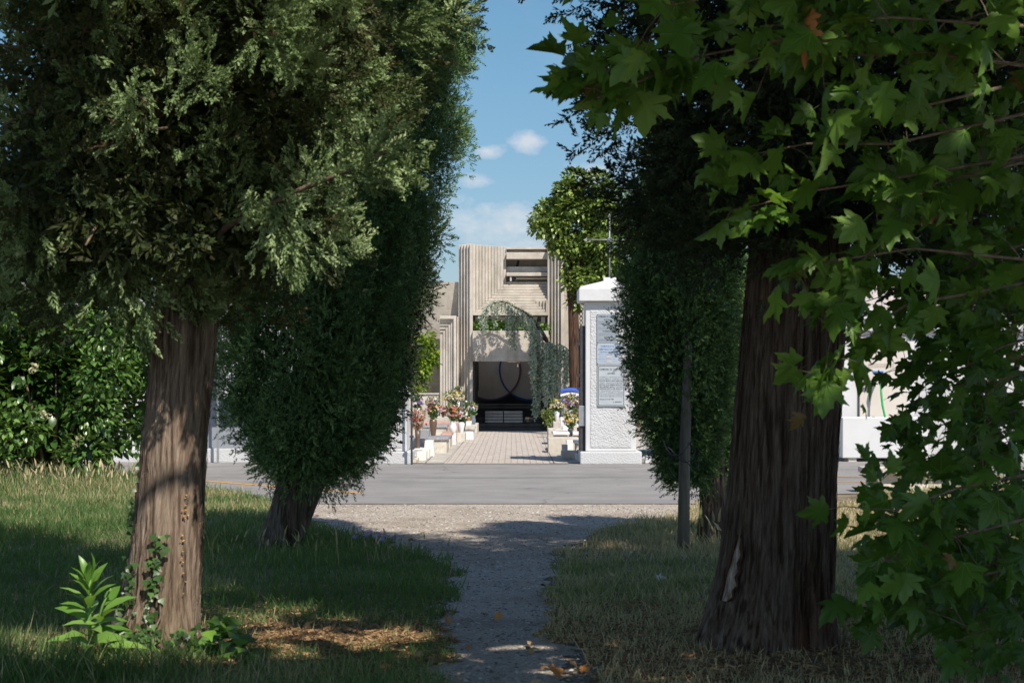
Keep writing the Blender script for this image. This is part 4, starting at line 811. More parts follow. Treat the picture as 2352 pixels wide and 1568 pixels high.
# --- tree 1: large leaning cypress at left, its crown lit by the sun
t1 = thing('cypress_tree', (-1.77, 9.95, 0), 'large leaning cypress at left with sunlit olive sprays and ivy at its foot', 'tree', 'cypress trees beside the path')
trunk('trunk', [(-.06, -1.81, 9.95), (0.0, -1.80, 9.95), (.25, -1.76, 9.95), (.5, -1.73, 9.95), (1.08, -1.69, 9.95), (1.8, -1.62, 9.95), (6, -1.35, 9.95), (11, -1.1, 9.95)],
      [(0, .232), (.12, .205), (.3, .178), (.9, .158), (1.8, .152), (5, .12), (11, .03)], m_bark1, t1, .20, 5, 4, 400, 380, .0055, .9, 1700, 2.2, 62, 110)
pf1 = prof_fn([(1.5, -2.0, 9.9, .65), (1.75, -1.85, 9.8, .92), (2.1, -1.8, 9.8, 1.05), (2.5, -1.75, 9.8, 1.08), (2.9, -1.65, 9.8, 1.12), (3.3, -1.6, 9.8, 1.2), (6, -1.4, 9.8, 1.2), (9, -1.2, 9.9, .8), (11.5, -1.1, 9.95, .15)])
b = Big(); RNG = np.random.default_rng(21)
cut1 = lambda p: (p[:, 2] > 1.66 + .9 * np.maximum(0, 9.8 - p[:, 1])) | (p[:, 0] < -2.15)
crown(b, pf1, 1.72, 3.6, 420, 36, .105, SPR, .042, .1, .3, 0, .34, (.3, 1), tuft=(1, 1, 1.3), face=.65, cut=cut1, patch=2.7)
crown(b, pf1, 1.62, 3.6, 260, 12, .13, SPR, .08, -.2, .2, 5, .2, (.04, .16), tuft=(1.2, 1.2, 1), cut=cut1)  # dark inner layer: shade inside the crown put into its tint
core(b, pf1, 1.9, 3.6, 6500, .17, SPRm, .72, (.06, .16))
crown(b, pf1, 3.75, 11, 420, 12, .24, SPRm, .13, .3, .2, 2, .4, (.3, .9))
# hanging tail left of the trunk and the branch reaching right
def tail(b, pts, n, size, tpl, sp=.09, tint=(.3, .9), down=0.):
    pts = np.array(pts, float); u = rnd(n) * (len(pts) - 1); i = u.astype(int); f = (u - i)[:, None]; p = pts[i] * (1 - f) + pts[i + 1] * f; d = pts[i + 1] - pts[i]
    off = RNG.normal(size=(n, 3)) * sp; dirs = norm(norm(d) * .8 + off / sp * .5 + np.array([0, 0, -down])); k = RNG.integers(0, len(tpl), n)
    t = tint[0] + (tint[1] - tint[0]) * rnd(n)
    for j in range(len(tpl)): s_ = k == j; b.scatter(*tpl[j], (p + off)[s_], basis(dirs[s_]), size * (.7 + .6 * rnd(s_.sum())), t[s_])
def pd(dx, dy, D): return (X(dx / DD, D), D, Z(dy / DD, D))
tail(b, [pd(520, 520, 9.3), pd(700, 430, 9.0), pd(820, 385, 8.9), pd(905, 335, 8.8)], 170, .12, SPR, .05, (.5, 1))
tail(b, [pd(250, 560, 9.4), pd(280, 660, 9.4), pd(310, 740, 9.5)], 150, .12, SPR, .07, (.2, .9), .5)
tail(b, [pd(600, 430, 9.1), pd(650, 520, 9.0), pd(690, 600, 9.0)], 130, .12, SPR, .06, (.4, 1), .5)
tail(b, [pd(-120, 580, 10.3), pd(60, 560, 10.3), pd(200, 570, 10.3), pd(330, 610, 10.3)], 420, .13, SPR, .10, (.1, .7), .5)
tail(b, [pd(60, 500, 9.2), pd(80, 560, 9.2), pd(30, 610, 9.3)], 150, .12, SPR, .09, (.2, .8), .5)
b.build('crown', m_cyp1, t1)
mb = MB(); limbs(mb, pf1, 1.75, 4.2, 34, .026, 5, (.55, .98), .25); limbs(mb, pf1, 4.2, 9, 14, .02, 6)
mb.tube([pd(420, 640, 9.9), pd(520, 520, 9.3), pd(700, 430, 9.0), pd(820, 385, 8.9), pd(890, 345, 8.8)], [.02, .016, .012, .008, .004], 6); mb.build('limb', m_twig, t1)
# --- tree 2 and 3
def cypress(base, path, rad, tab, zvis, label, n, m, size, sp, seed, bark=m_barkg, zb=None, nlow=1., lump=.18, tpl=SPRm, up=.9, nth=90, nz=120, per=20):
    global RNG
    RNG = np.random.default_rng(seed); o = thing('cypress_tree', (*base, 0), label, 'tree', 'cypress trees beside the path')
    trunk('trunk', path, rad, bark, o, .22, 5, seed, nth, nz, .008, .7)
    pf = prof_fn(tab); b = Big(); z0 = tab[0][0]; zt = tab[-1][0]
    crown(b, pf, z0, zvis, n, per, size, tpl, sp, up, lump, seed, .74, (.2, 1), tuft=(1, 1, 2.1), face=.45, patch=5)
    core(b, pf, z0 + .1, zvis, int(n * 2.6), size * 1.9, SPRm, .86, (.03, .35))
    crown(b, pf, zvis, zt, int(n * .12 * (zt - zvis + .3)), 12, size * 1.6, SPRm, sp * 2, up, lump, seed + 1, .7, (.3, .9))
    b.build('crown', m, o); mb = MB(); limbs(mb, pf, z0 + .1, zvis, 12, .012, seed, (.4, .8), .5); mb.build('limb', m_twig, o); return o
cypress((-1.87, 16.1), [(-.05, -1.95, 16.1), (.1, -1.86, 16.1), (.55, -1.76, 16.1), (1.5, -1.62, 16.1), (4.4, -1.1, 16.1)], [(0, .17), (.3, .137), (.8, .125), (4.4, .03)],
        [(.56, -1.60, 16.1, .24), (.70, -1.62, 16.1, .42), (.95, -1.64, 16.1, .60), (1.3, -1.65, 16.1, .66), (1.6, -1.65, 16.1, .68), (2.2, -1.60, 16.1, .76), (2.9, -1.42, 16.1, .80), (3.5, -1.15, 16.1, .74), (4.1, -1.0, 16.1, .66), (4.6, -1.0, 16.1, .3)], 4.5,
        'bulging dark green cypress left of the path with a short bare trunk', 2300, m_cyp2, .078, .034, 31)
mb = MB(); b = Big()
cypress((-1.9, 17.2), [(0, -1.95, 17.2), (1.2, -1.4, 17.2), (3.2, -1.2, 17.2)], [(0, .13), (3.2, .05)],
        [(.95, -1.3, 17.2, .18), (1.3, -1.32, 17.2, .33), (1.8, -1.30, 17.2, .44), (2.3, -1.28, 17.2, .50), (2.7, -1.25, 17.2, .50), (2.95, -1.2, 17.2, .2)], 2.9,
        'dark cypress close behind the bulging one, its right edge beside the tower', 620, m_cyp3, .12, .05, 37)
# --- right group
cypress((1.80, 16.4), [(-.05, 1.66, 16.4), (.3, 1.66, 16.4), (1, 1.64, 16.4), (3.2, 1.4, 16.4)], [(0, .13), (.3, .105), (3.2, .03)],
        [(.58, 1.46, 16.3, .12), (.9, 1.43, 16.3, .26), (1.35, 1.40, 16.3, .37), (1.7, 1.39, 16.3, .42), (2.0, 1.38, 16.3, .44), (2.8, 1.42, 16.3, .38), (3.3, 1.40, 16.3, .15)], 3.2,
        'slim blue green cypress right of the path behind the wooden stake', 1500, m_cyp2, .08, .035, 41, m_bark2)
cypress((2.05, 17.6), [(0, 1.98, 17.6), (2.6, 1.8, 17.6)], [(0, .14), (2.6, .03)],
        [(.55, 1.86, 17.6, .18), (.9, 1.84, 17.6, .34), (1.6, 1.80, 17.6, .40), (2.3, 1.75, 17.6, .36), (2.6, 1.7, 17.6, .15)], 2.55,
        'bright tufted cypress hidden between the stake and the great trunk', 520, m_cyp2, .11, .045, 43, m_bark2, lump=.3)
# --- tree 5: great dark cypress at right
t5 = thing('cypress_tree', (1.42, 10.25, 0), 'great dark cypress at right with a massive fluted trunk and torn bark', 'tree', 'cypress trees beside the path')
RNG = np.random.default_rng(51)
trunk('trunk', [(-.06, 1.30, 10.25), (0, 1.30, 10.25), (.5, 1.37, 10.25), (1.08, 1.41, 10.25), (2, 1.48, 10.25), (11, 1.5, 10.25)],
      [(0, .335), (.3, .295), (.8, .268), (1.5, .258), (2.6, .25), (6, .2), (11, .03)], m_bark2, t5, .20, 5, 9, 560, 400, .0065, .3, 2200, 2.8, 84, 140)
pf5 = prof_fn([(1.95, 1.5, 10.2, .55), (2.2, 1.55, 10.1, .80), (2.5, 1.55, 10.1, 1.0), (2.9, 1.55, 10.1, 1.08), (4, 1.6, 10.1, 1.3), (8, 1.6, 10.2, 1.2), (11.2, 1.5, 10.25, .1)])
b = Big(); crown(b, pf5, 2.0, 3.6, 300, 22, .12, SPR, .07, 0, .28, 3, .5, (.2, 1), tuft=(1, 1, 1.2), face=.2)
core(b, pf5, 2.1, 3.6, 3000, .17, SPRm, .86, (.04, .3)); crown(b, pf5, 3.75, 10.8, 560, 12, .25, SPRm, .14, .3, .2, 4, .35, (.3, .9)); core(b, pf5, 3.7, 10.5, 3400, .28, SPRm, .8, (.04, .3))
b.build('crown', m_cyp3, t5); mb = MB(); limbs(mb, pf5, 2.1, 4.2, 26, .02, 8, (.5, .95), .25); limbs(mb, pf5, 4, 10.5, 14, .02, 9); mb.build('limb', m_twig, t5)
mb = MB()   # torn bark wound at the left foot
def surf5(z, dx): cx_ = np.interp(z, [0, .5, 1.08], [1.30, 1.37, 1.41]); r = np.interp(z, [0, .3, .8], [.385, .318, .28]); return (cx_ + dx * r, 10.25 - math.sqrt(max(0, 1 - dx * dx)) * r - .012)
rows = [(.25, -.84, -.77), (.27, -.85, -.71), (.30, -.86, -.73), (.33, -.855, -.68), (.37, -.86, -.72), (.40, -.85, -.69), (.44, -.835, -.73), (.48, -.83, -.70), (.52, -.81, -.735), (.56, -.79, -.74), (.58, -.775, -.76)]
vs = []
for z, a, c in rows:
    for t in (0, .33, .66, 1): xx_, y_ = surf5(z, a + (c - a) * t); vs.append((xx_, y_ - .01 * (t in (.33, .66)), z))
mb.add(vs, [(r_ * 4 + k, r_ * 4 + k + 1, r_ * 4 + k + 5, r_ * 4 + k + 4) for r_ in range(len(rows) - 1) for k in range(3)], 0, True); mb.build('bare_wound', m_bare, t5)
for sd in (0, 3): pp = [Vector(vs[r_ * 4 + sd]) + Vector((.004 * (1 if sd else -1), -.002, 0)) for r_ in range(len(rows))]; q_ = MB().tube(pp, [.004, .008, .011, .009, .013, .010, .012, .009, .011, .008, .004], 6).build('wound_rim', m_bark2, t5)
# --- right edge cypress behind the plane leaves
RNG = np.random.default_rng(61); t6 = thing('cypress_tree', (3.35, 12.0, 0), 'dark cypress at the right edge behind the plane leaves', 'tree', 'cypress trees beside the path')
trunk('trunk', [(0, 3.45, 12), (8, 3.3, 12)], [(0, .25), (8, .04)], m_bark2, t6, .25, 5, 13, 80, 90, .012, .4)
pf6 = prof_fn([(1.7, 3.3, 12, .5), (2.2, 3.3, 12, .95), (3, 3.3, 12, 1.2), (6, 3.3, 12, 1.1), (8.3, 3.3, 12, .1)]); b = Big()
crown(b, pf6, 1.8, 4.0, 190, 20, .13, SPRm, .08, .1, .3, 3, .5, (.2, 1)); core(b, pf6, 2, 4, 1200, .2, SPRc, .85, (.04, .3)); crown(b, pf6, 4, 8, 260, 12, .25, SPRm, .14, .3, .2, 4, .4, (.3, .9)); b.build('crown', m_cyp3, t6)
mb = MB(); limbs(mb, pf6, 2, 5, 14, .018, 18); mb.build('limb', m_twig, t6)
# --- wooden stake with wire
sk = thing('wooden_stake', (X(681.5, 15.9), 15.9, 0), 'weathered grey wooden stake with wire loops beside the slim cypress', 'stake')
sx_ = X(684.5, 15.9); b0 = gd(1565, 1265)
mb = MB(); mb.tube([(sx_ - .01, 15.9, -.03), (sx_ + .0, 15.9, .7), (sx_ + .025, 15.9, 1.5), (sx_ + .035, 15.9, 1.75)], [.05, .045, .038, .032], 12); mb.build('post', m_wood, sk)
mb = MB()
for k in range(3):
    mb.tube([(sx_ + .11 * math.cos(a) - .03 * k, 15.85 + .09 * math.sin(a), .72 + .05 * k + .06 * math.sin(a * 2 + k)) for a in np.linspace(0, 6.28, 16)], .004, 4)
mb.tube([(sx_ - .02, 15.82, .78), (sx_ - .12, 15.8, .74), (sx_ - .14, 15.8, .66), (sx_ - .08, 15.8, .58)], .004, 4); mb.build('wire', m_iron, sk)
# --- bush, magnolia, vine, planter greens
def leafball(b, c, r, n, size, tpl, rin=.8, tint=(.1, 1), out=1., yk=1.):
    d = norm(RNG.normal(size=(n, 3))); rr_ = rin + (1 - rin) * rnd(n); pos = np.array(c) + d * rr_[:, None] * np.array(r) + 0
    dirs = d * out + RNG.normal(size=(n, 3)) * .5 + np.array([0, 0, -.25]); fl = np.repeat(np.array([[0, 0, 1.]]), n, 0)
    b.scatter(*tpl, pos, basis(dirs, flat=None if yk == 0 else fl), size * (.7 + .6 * rnd(n)), tint[0] + (tint[1] - tint[0]) * rnd(n))
RNG = np.random.default_rng(71)
LEAFw = (LEAF[0] * np.array([1.25, 1, 1]), LEAF[1])
bs = thing('laurel_bush', (-6.1, 26.6, 0), 'big rounded broadleaf bush with pale blossom sprays at the left edge', 'bush'); b = Big(); bc = []
for k in range(64):
    a = RNG.random() * 6.283; zz_ = RNG.random(); rr2 = (1 - (zz_ * .95) ** 2.6) ** .5
    bc.append((-6.35 + 1.85 * rr2 * math.cos(a) * (.75 + .25 * RNG.random()), 26.8 + 1.2 * rr2 * math.sin(a), .25 + 3.15 * zz_))
for c in bc: leafball(b, c, (.42, .42, .34), 300, .088, LEAFw, .5, (.1, 1))
leafball(b, (-6.3, 27.0, 1.4), (1.6, .8, 1.4), 7000, .16, LEAFw, .2, (0, .3)); b.build('foliage', m_laurel, bs)
mb = MB()
for k in range(10): a = k * .63; mb.tube([(-6.2 + .1 * math.cos(a), 26.7, 0), (-6.2 + .5 * math.cos(a), 26.7 + .3 * math.sin(a), .9), (-6.3 + .7 * math.cos(a), 26.8 + .3 * math.sin(a), 1.5)], [.03, .022, .008], 6)
mb.build('stem', m_twig, bs)
m_bloss = leafmat('cream blossom', ((0, (.45, .42, .22)), (1, (.72, .68, .45))), .7, .2)
for (dx, dy) in ((285, 590 + 430), (165, 945), (130, 840), (180, 955), (128, 850), (300, 1005)):
    b = Big(); p = np.array(pd(dx * .6, dy, 25.5)); leafball(b, p, (.07, .05, .04), 22, .02, (BLv, BLf), .1, (0, 1)); b.build('blossom_spray', m_bloss, bs)
mg = thing('magnolia_tree', (X(573, 49.5), 49.5, 0), 'round crowned evergreen tree rising behind the white pillar and cross', 'tree'); b = Big(); RNG = np.random.default_rng(73)
def pm(dx, dy): return pd(dx, dy, 49.5)
for (dx, dy, r, n) in ((1340, 450, .95, 1500), (1290, 470, .8, 1100), (1265, 500, .6, 700), (1395, 470, .8, 1000), (1330, 530, .9, 1300), (1390, 560, .8, 900), (1290, 545, .5, 450), (1350, 610, .75, 900), (1415, 620, .7, 800), (1330, 650, .35, 250), (1450, 520, .7, 700), (1460, 640, .6, 500), (1345, 570, .6, 500)):
    p = pm(1345 + (dx - 1345) * .93, 545 + (dy - 545) * .92); rad = r * .88
    for _ in range(9):
        q = norm(RNG.normal(size=3)) * rad * .72; leafball(b, (p[0] + q[0], p[1] + q[1], p[2] + q[2]), (.32, .32, .26), int(n * .22), .115, LEAFw, .5, (.05, 1))
for (dx, dy) in ((1312, 590), (1308, 640), (1318, 690), (1330, 690), (1300, 600)):
    p = pm(dx, dy); leafball(b, p, (.22, .2, .3), 60, .14, LEAFw, .3, (.05, .9))
b.build('crown', m_magn, mg)
mb = MB(); mb.tube([(X(577, 49.5), 49.5, 0), pm(1320, 850), pm(1316, 700), pm(1306, 620), pm(1300, 560), pm(1290, 500)], [.16, .15, .13, .10, .07, .04], 9); mb.build('trunk', m_bark2, mg)
mb = MB(); mb.tube([pm(1315, 690), pm(1335, 610), pm(1360, 520), pm(1370, 450)], [.10, .08, .05, .02], 7).tube([pm(1306, 600), pm(1280, 540), pm(1262, 490)], [.07, .045, .015], 6).tube([pm(1335, 620), pm(1400, 600), pm(1430, 580)], [.06, .04, .015], 6); mb.build('limb', m_bark2, mg)
vt = thing('climbing_vine', (X(420, 53), 53.2, 0), 'bright yellow green vine climbing the wall left of the tower', 'vine'); b = Big()
for (cx_, cy_, r, n) in ((25, 740, .28, 160), (60, 770, .30, 260), (100, 730, .22, 130), (70, 830, .34, 320), (30, 850, .3, 260), (110, 800, .26, 160), (60, 900, .26, 200), (25, 940, .26, 180), (130, 850, .2, 60), (90, 920, .2, 70), (30, 1010, .3, 130), (115, 690, .12, 30), (-30, 800, .4, 300), (-40, 930, .4, 200)):
    leafball(b, (X((1650 + cx_ * .638) / 4, 53.2), 53.2, Z((900 + cy_ * .638) / 4, 53.2)), (r, r * .7, r), n, .11, LEAFw, .3, (0, 1))
b.build('foliage', m_vine, vt)
mb = MB(); vp = lambda a, c: (X((1650 + a * .638) / 4, 53.2), 53.2, Z((900 + c * .638) / 4, 53.2))
mb.tube([vp(30, 1050), vp(50, 880), vp(60, 740), vp(90, 665), vp(130, 640), (vp(162, 665))], [.03, .025, .02, .012, .008, .004], 6).tube([vp(60, 740), vp(110, 690), vp(150, 700)], [.012, .008, .004], 5).tube([vp(70, 700), vp(100, 650), vp(150, 655)], [.012, .008, .004], 5); mb.build('stem', m_twig, vt)
pg = thing('planter_shrub', (0, YF + .2, pz1 - .12), 'leafy green shrubs growing in the concrete planter', 'plant'); b = Big()
for k in range(26):
    cc = 385 + (835 - 385) * (k + RNG.random()) / 26; h_ = 44 if 400 < cc < 720 else 16
    if 740 < cc < 790: h_ = 8
    leafball(b, (ax(cc), YF + .12, az(655 - h_ * (.3 + .6 * RNG.random()))), (.17, .2, .13), 110, .085, LEAFw, .3, (.2, 1))
b.build('foliage', m_laurel, pg)
# --- weeping blue cedar
wc = thing('weeping_cedar', (X(549, 52.3), 52.3, 0), 'weeping blue cedar arching over the concrete planter', 'tree'); RNG = np.random.default_rng(77)
wp = lambda a, c, D=52.4: (X((1650 + a * .638) / 4, D), D, Z((900 + c * .638) / 4, D))
mb = MB(); mb.tube([(wp(868, 1250)[0], 52.4, 0), wp(872, 1000), wp(868, 850), wp(845, 730)], [.10, .09, .075, .06], 8); mb.build('trunk', m_barkg, wc)
arch = [(845, 730), (810, 665), (780, 620), (745, 575), (700, 540), (650, 518), (610, 490), (560, 478), (510, 486), (475, 505), (445, 545)]
mb = MB(); mb.tube([wp(a, c) for a, c in arch], [.06, .052, .045, .038, .032, .027, .022, .018, .015, .011, .006], 8)
mb.tube([wp(845, 730), wp(880, 760), wp(920, 745), wp(960, 765), wp(1000, 805), wp(1030, 840)], [.03, .026, .02, .016, .012, .006], 7); mb.build('arching_branch', m_barkg, wc)
b = Big(); mb = MB(); NEED = make_spray(10, 5, .17, .36)
strm = [(430, 560, 668, 2), (452, 540, 665, 3), (470, 508, 640, 2), (492, 495, 560, 1.2), (515, 490, 650, 1.8), (540, 482, 575, 1), (555, 480, 545, 1), (585, 485, 535, .8), (600, 500, 700, 2.4), (622, 505, 750, 2.6), (640, 520, 785, 2), (662, 520, 640, 1.2), (690, 540, 640, 1.5), (705, 545, 700, 1.4), (735, 570, 880, 2.6), (750, 590, 960, 2.4), (768, 640, 1205, 2.4), (780, 660, 1185, 2.4), (755, 650, 840, 2), (800, 660, 760, 2), (815, 690, 1035, 2.4), (838, 740, 1120, 2.6), (850, 740, 1060, 2), (862, 760, 1080, 2.6), (885, 760, 1085, 2.6), (905, 755, 1040, 2.4), (925, 750, 900, 2.2), (945, 765, 1010, 2), (968, 775, 985, 2), (990, 800, 880, 1.8), (1010, 820, 900, 1.8), (1028, 845, 1010, 2), (1040, 870, 960, 1.4), (870, 740, 900, 3)]
for (a, c0, c1, w_) in strm:
    dp = 52.3 + RNG.normal() * .12; n = max(30, int((c1 - c0) * (.75 if a > 740 else .5) * (.6 + w_ * .5))); t = rnd(n); wob = RNG.normal() * 6
    P = np.array([wp(a + wob * math.sin(q * 2.5), c0 + (c1 - c0) * q, dp) for q in t]); P += RNG.normal(size=P.shape) * .011 * (w_ + .3)
    d = norm(RNG.normal(size=(n, 3)) * .9 + np.array([0, 0, -.7])); b.scatter(*NEED, P, basis(d), .078 * (.7 + .6 * rnd(n)), rnd(n))
    mb.tube([wp(a + wob * math.sin(q * 2.5), c0 + (c1 - c0) * q, dp) for q in (0, .25, .5, .75, 1)], [.009, .008, .006, .005, .003], 4)
for (pa, pc) in zip(arch, arch[1:]):
    n = 26; t = rnd(n)[:, None]; P = np.array(wp(*pa)) * (1 - t) + np.array(wp(*pc)) * t + RNG.normal(size=(n, 3)) * .03; b.scatter(*NEED, P, basis(RNG.normal(size=(n, 3))), .07, rnd(n))
b.build('hanging_foliage', m_cedar, wc); mb.build('hanging_twig', m_barkg, wc)
rs = thing('box_shrub', (R(180, 900, 50)[0], 50, 0), 'small light green shrub at the foot of the tower right pier', 'shrub'); b = Big()
for (cx_, cy_, r) in ((120, 780, .08), (170, 730, .08), (200, 800, .11), (150, 830, .11), (190, 860, .12), (90, 745, .05), (230, 810, .09), (175, 900, .1)):
    p = R(cx_, cy_, 50); leafball(b, (p[0], 50, p[1]), (r * 1.3, r, r * 1.3), 50, .06, LEAF, .1, (.3, 1))
b.build('foliage', m_magn, rs); mb = MB(); p0 = R(185, 960, 50)
for (cx_, cy_) in ((90, 740), (170, 700), (230, 770), (140, 830)): p = R(cx_, cy_, 50); mb.tube([(p0[0], 50, .0), (p[0], 50, p[1])], [.015, .005], 5)
mb.build('stem', m_twig, rs)
# ------------------------------------------------------------ plane tree: low branches in view, high crown overhead
def plane_leaf():
    half = [(0, .0), (.10, -.06), (.25, -.01), (.33, .04), (.47, .02), (.63, .08), (.52, .17), (.44, .19), (.42, .27), (.52, .31), (.54, .42), (.72, .60), (.55, .56), (.47, .60), (.40, .52), (.29, .50), (.26, .60), (.28, .70), (.18, .75), (.14, .88), (0, 1.06)]
    vs = [(0, .30, .0)]; pts = [(x, y) for x, y in half] + [(-x, y) for x, y in half[-2:0:-1]]
    for x, y in pts: vs.append((x, y, -.28 * abs(x) ** 1.3 - .16 * max(0, y - .3) ** 2 + .05 * math.sin(y * 9 + x * 5)))
    n = len(pts); fs = [(0, 1 + k, 1 + (k + 1) % n) for k in range(n)]
    vs += [(-.012, 0, .01), (.012, 0, .01), (0, -.5, .05)]; fs.append((n + 1, n + 2, n + 3))
    return np.array(vs, float), np.array(fs)
PL = plane_leaf(); VEIN = None; PL2 = (PL[0] * np.array([.85, 1, 1]) + np.stack([0 * PL[0][:, 0], 0 * PL[0][:, 0], -.35 * (PL[0][:, 1] - .2) ** 2 + .25 * PL[0][:, 0]], 1), PL[1]); PL3 = (PL[0] * np.array([.6, 1, 1]) + np.stack([0 * PL[0][:, 0], 0 * PL[0][:, 0], .9 * np.abs(PL[0][:, 0])], 1), PL[1]); PLc = (np.array([(0, 0, 0), (.45, .1, -.1), (.6, .5, -.1), (.2, .55, 0), (0, 1, -.1), (-.2, .55, 0), (-.6, .5, -.1), (-.45, .1, -.1)], float), np.array([(0, 1, 3), (1, 2, 3), (0, 3, 5), (3, 4, 5), (0, 5, 7), (5, 6, 7)]))
def veins():
    vs = []; fs = []
    for (x, y) in ((0, .98), (.42, .66), (-.42, .66), (.55, .13), (-.55, .13)):
        n = 4; b0 = len(vs)
        for k in range(n + 1):
            t = k / n; px_, py_ = x * t, .02 + (y - .02) * t; zz_ = -.28 * abs(px_) ** 1.3 - .16 * max(0, py_ - .3) ** 2 + .02; w0 = .014 * (1 - .8 * t); L_ = math.hypot(x, y); nx_, ny_ = -y / L_ * w0, x / L_ * w0
            vs += [(px_ - nx_, py_ - ny_, zz_), (px_ + nx_, py_ + ny_, zz_)]
        for k in range(n): a = b0 + 2 * k; fs += [(a, a + 1, a + 3), (a, a + 3, a + 2)]
    return np.array(vs, float), np.array(fs)
VE = veins()
pt = thing('plane_tree', (3.9, 8.6, 0), 'broad plane tree whose low lobed leaves hang in from the right', 'tree'); RNG = np.random.default_rng(91)
trunk('trunk', [(0, 3.9, 8.6), (2, 3.85, 8.4), (5, 3.6, 7.8), (7, 3.4, 7.2)], [(0, .34), (.5, .29), (5, .2), (7, .12)], m_barkg, pt, .2, 5, 17, 80, 90, .006, .2)
b = Big(); mb = MB()
def twig(pts, n, size=.145, sp=.09, tint=(.1, 1), r0=.007, hang=.5, small=0):
    P = [Vector(pd(*p)) for p in pts]; mb.tube(P, [r0 * (1 - .8 * k / (len(P) - 1)) for k in range(len(P))], 6)
    A = np.array([list(p) for p in P]); u = (rnd(n) ** .8) * (len(A) - 1) * .999; i = u.astype(int); f = (u - i)[:, None]; p = A[i] * (1 - f) + A[i + 1] * f; d = norm(A[i + 1] - A[i])
    off = RNG.normal(size=(n, 3)) * sp; pos = p + off
    # petiole directions fan out from the twig, blades roughly face the light above, drooping
    dirs = norm(d * .5 + off / sp * .45 + np.array([0, 0, -hang])); fl = np.repeat(np.array([[.15, -.55, .8]]), n, 0) + RNG.normal(size=(n, 3)) * .5
    kk = RNG.integers(0, 4, n); Bq = basis(dirs, flat=fl); sz = size * (.45 + .75 * rnd(n)); tq = np.clip(tint[0] + (tint[1] - tint[0]) * rnd(n), .045, 1); tq = np.where(rnd(n) < .012, 0., tq)
    for q_, T_ in enumerate((PL, PL2, PL3, PL)): h_ = kk == q_; b.scatter(*T_, pos[h_], Bq[h_], sz[h_], tq[h_])
    h_ = (kk == 0) | (kk == 3); b.scatter(*VE, pos[h_], Bq[h_], sz[h_], np.ones(h_.sum()))
    for k in range(0, n, 3): mb.tube([tuple(p[k]), tuple((p[k] + pos[k]) / 2 + np.array([0, 0, .01])), tuple(pos[k])], [.003, .002, .0015], 3, cap=False)
S1 = .13
twig([(2400, -60, 7.6), (1950, 60, 7.5), (1600, 130, 7.4), (1450, 160, 7.3), (1310, 172, 7.3)], 75, S1, .06, (.3, 1), hang=.3)
twig([(1600, 130, 7.4), (1460, 190, 7.2), (1370, 225, 7.2)], 20, S1, .05, (.3, 1)); twig([(1420, 160, 7.3), (1360, 160, 7.3), (1325, 140, 7.3)], 10, S1, .03, (.3, 1), hang=.0)
twig([(1330, 175, 7.3), (1285, 195, 7.3)], 4, S1, .02, (.6, 1), hang=.1)
for (x0_, y0_, x1_, y1_, n) in ((2300, -100, 1500, 20, 46), (2350, 60, 1750, 60, 48), (2200, -80, 1400, -20, 26), (2350, 150, 1900, 130, 34), (2000, 80, 1640, 170, 8)):
    twig([(x0_, y0_, 7.0), ((x0_ + x1_) / 2, (y0_ + y1_) / 2 - 20, 6.9), (x1_, y1_, 6.9)], n, .13, .085, (.2, 1))
twig([(2400, 250, 7.9), (2050, 330, 7.9), (1850, 330, 7.9), (1700, 360, 7.9), (1650, 340, 7.9)], 30, .135, .06, (.5, 1), hang=.15)
twig([(1760, 350, 7.9), (1700, 395, 7.9), (1650, 415, 7.9)], 7, .10, .03, (.6, 1), .004, .1)
twig([(2400, 350, 7.9), (2050, 410, 7.9), (1850, 440, 7.9), (1740, 470, 7.9), (1660, 485, 7.9)], 26, .135, .045, (.5, 1), hang=.1)
twig([(2400, 600, 8.0), (2100, 570, 8), (1900, 600, 8), (1790, 640, 8)], 36, .135, .06, (.4, 1), hang=.3)
twig([(2400, 640, 8), (2080, 700, 8), (1940, 790, 8), (1880, 870, 8)], 40, .135, .065, (.4, 1), hang=.4)
twig([(2050, 520, 8), (1960, 620, 8), (1920, 720, 8)], 13, .135, .06, (.5, 1), hang=.4)
twig([(2400, 360, 7.9), (2150, 420, 7.9), (2010, 520, 7.9)], 34, .13, .085, (.2, 1))
twig([(2300, 200, 7.8), (2050, 260, 7.8), (1880, 250, 7.8)], 30, .13, .08, (.2, .9))
# the dense right mass, its shade put into darker leaf tints
for k in range(28):
    y0_ = 100 + k * 50 + RNG.normal() * 20; xe = 2170 + RNG.normal() * 50 + (50 if 650 < y0_ < 900 else 0)
    D_ = 8.2 + RNG.random() * 1.6; twig([(2430, y0_ - 40, D_), (2300, y0_, D_), (xe, y0_ + 50, D_)], 37, .092, .095, (.05, .6), hang=.35)
# fine twigs against the white building (smaller, farther leaves)
for (x0_, y0_, x1_, y1_, n) in ((2300, 620, 1960, 700, 40), (2350, 700, 1975, 790, 46), (2350, 780, 2020, 860, 40), (2350, 860, 2100, 900, 34), (2350, 900, 2060, 950, 40), (2350, 960, 2040, 1000, 40), (2330, 1030, 2030, 1075, 36), (2350, 560, 1990, 600, 46), (2330, 700, 2100, 680, 40), (2350, 820, 2150, 800, 44), (2350, 660, 2120, 640, 40), (2350, 740, 2080, 730, 40), (2350, 500, 2060, 520, 44)):
    twig([(x0_, y0_, 10.6), ((x0_ + x1_) / 2, (y0_ + y1_) / 2 - 12, 10.5), (x1_, y1_, 10.4)], n, .10, .075, (.05, .6), .008, .4)
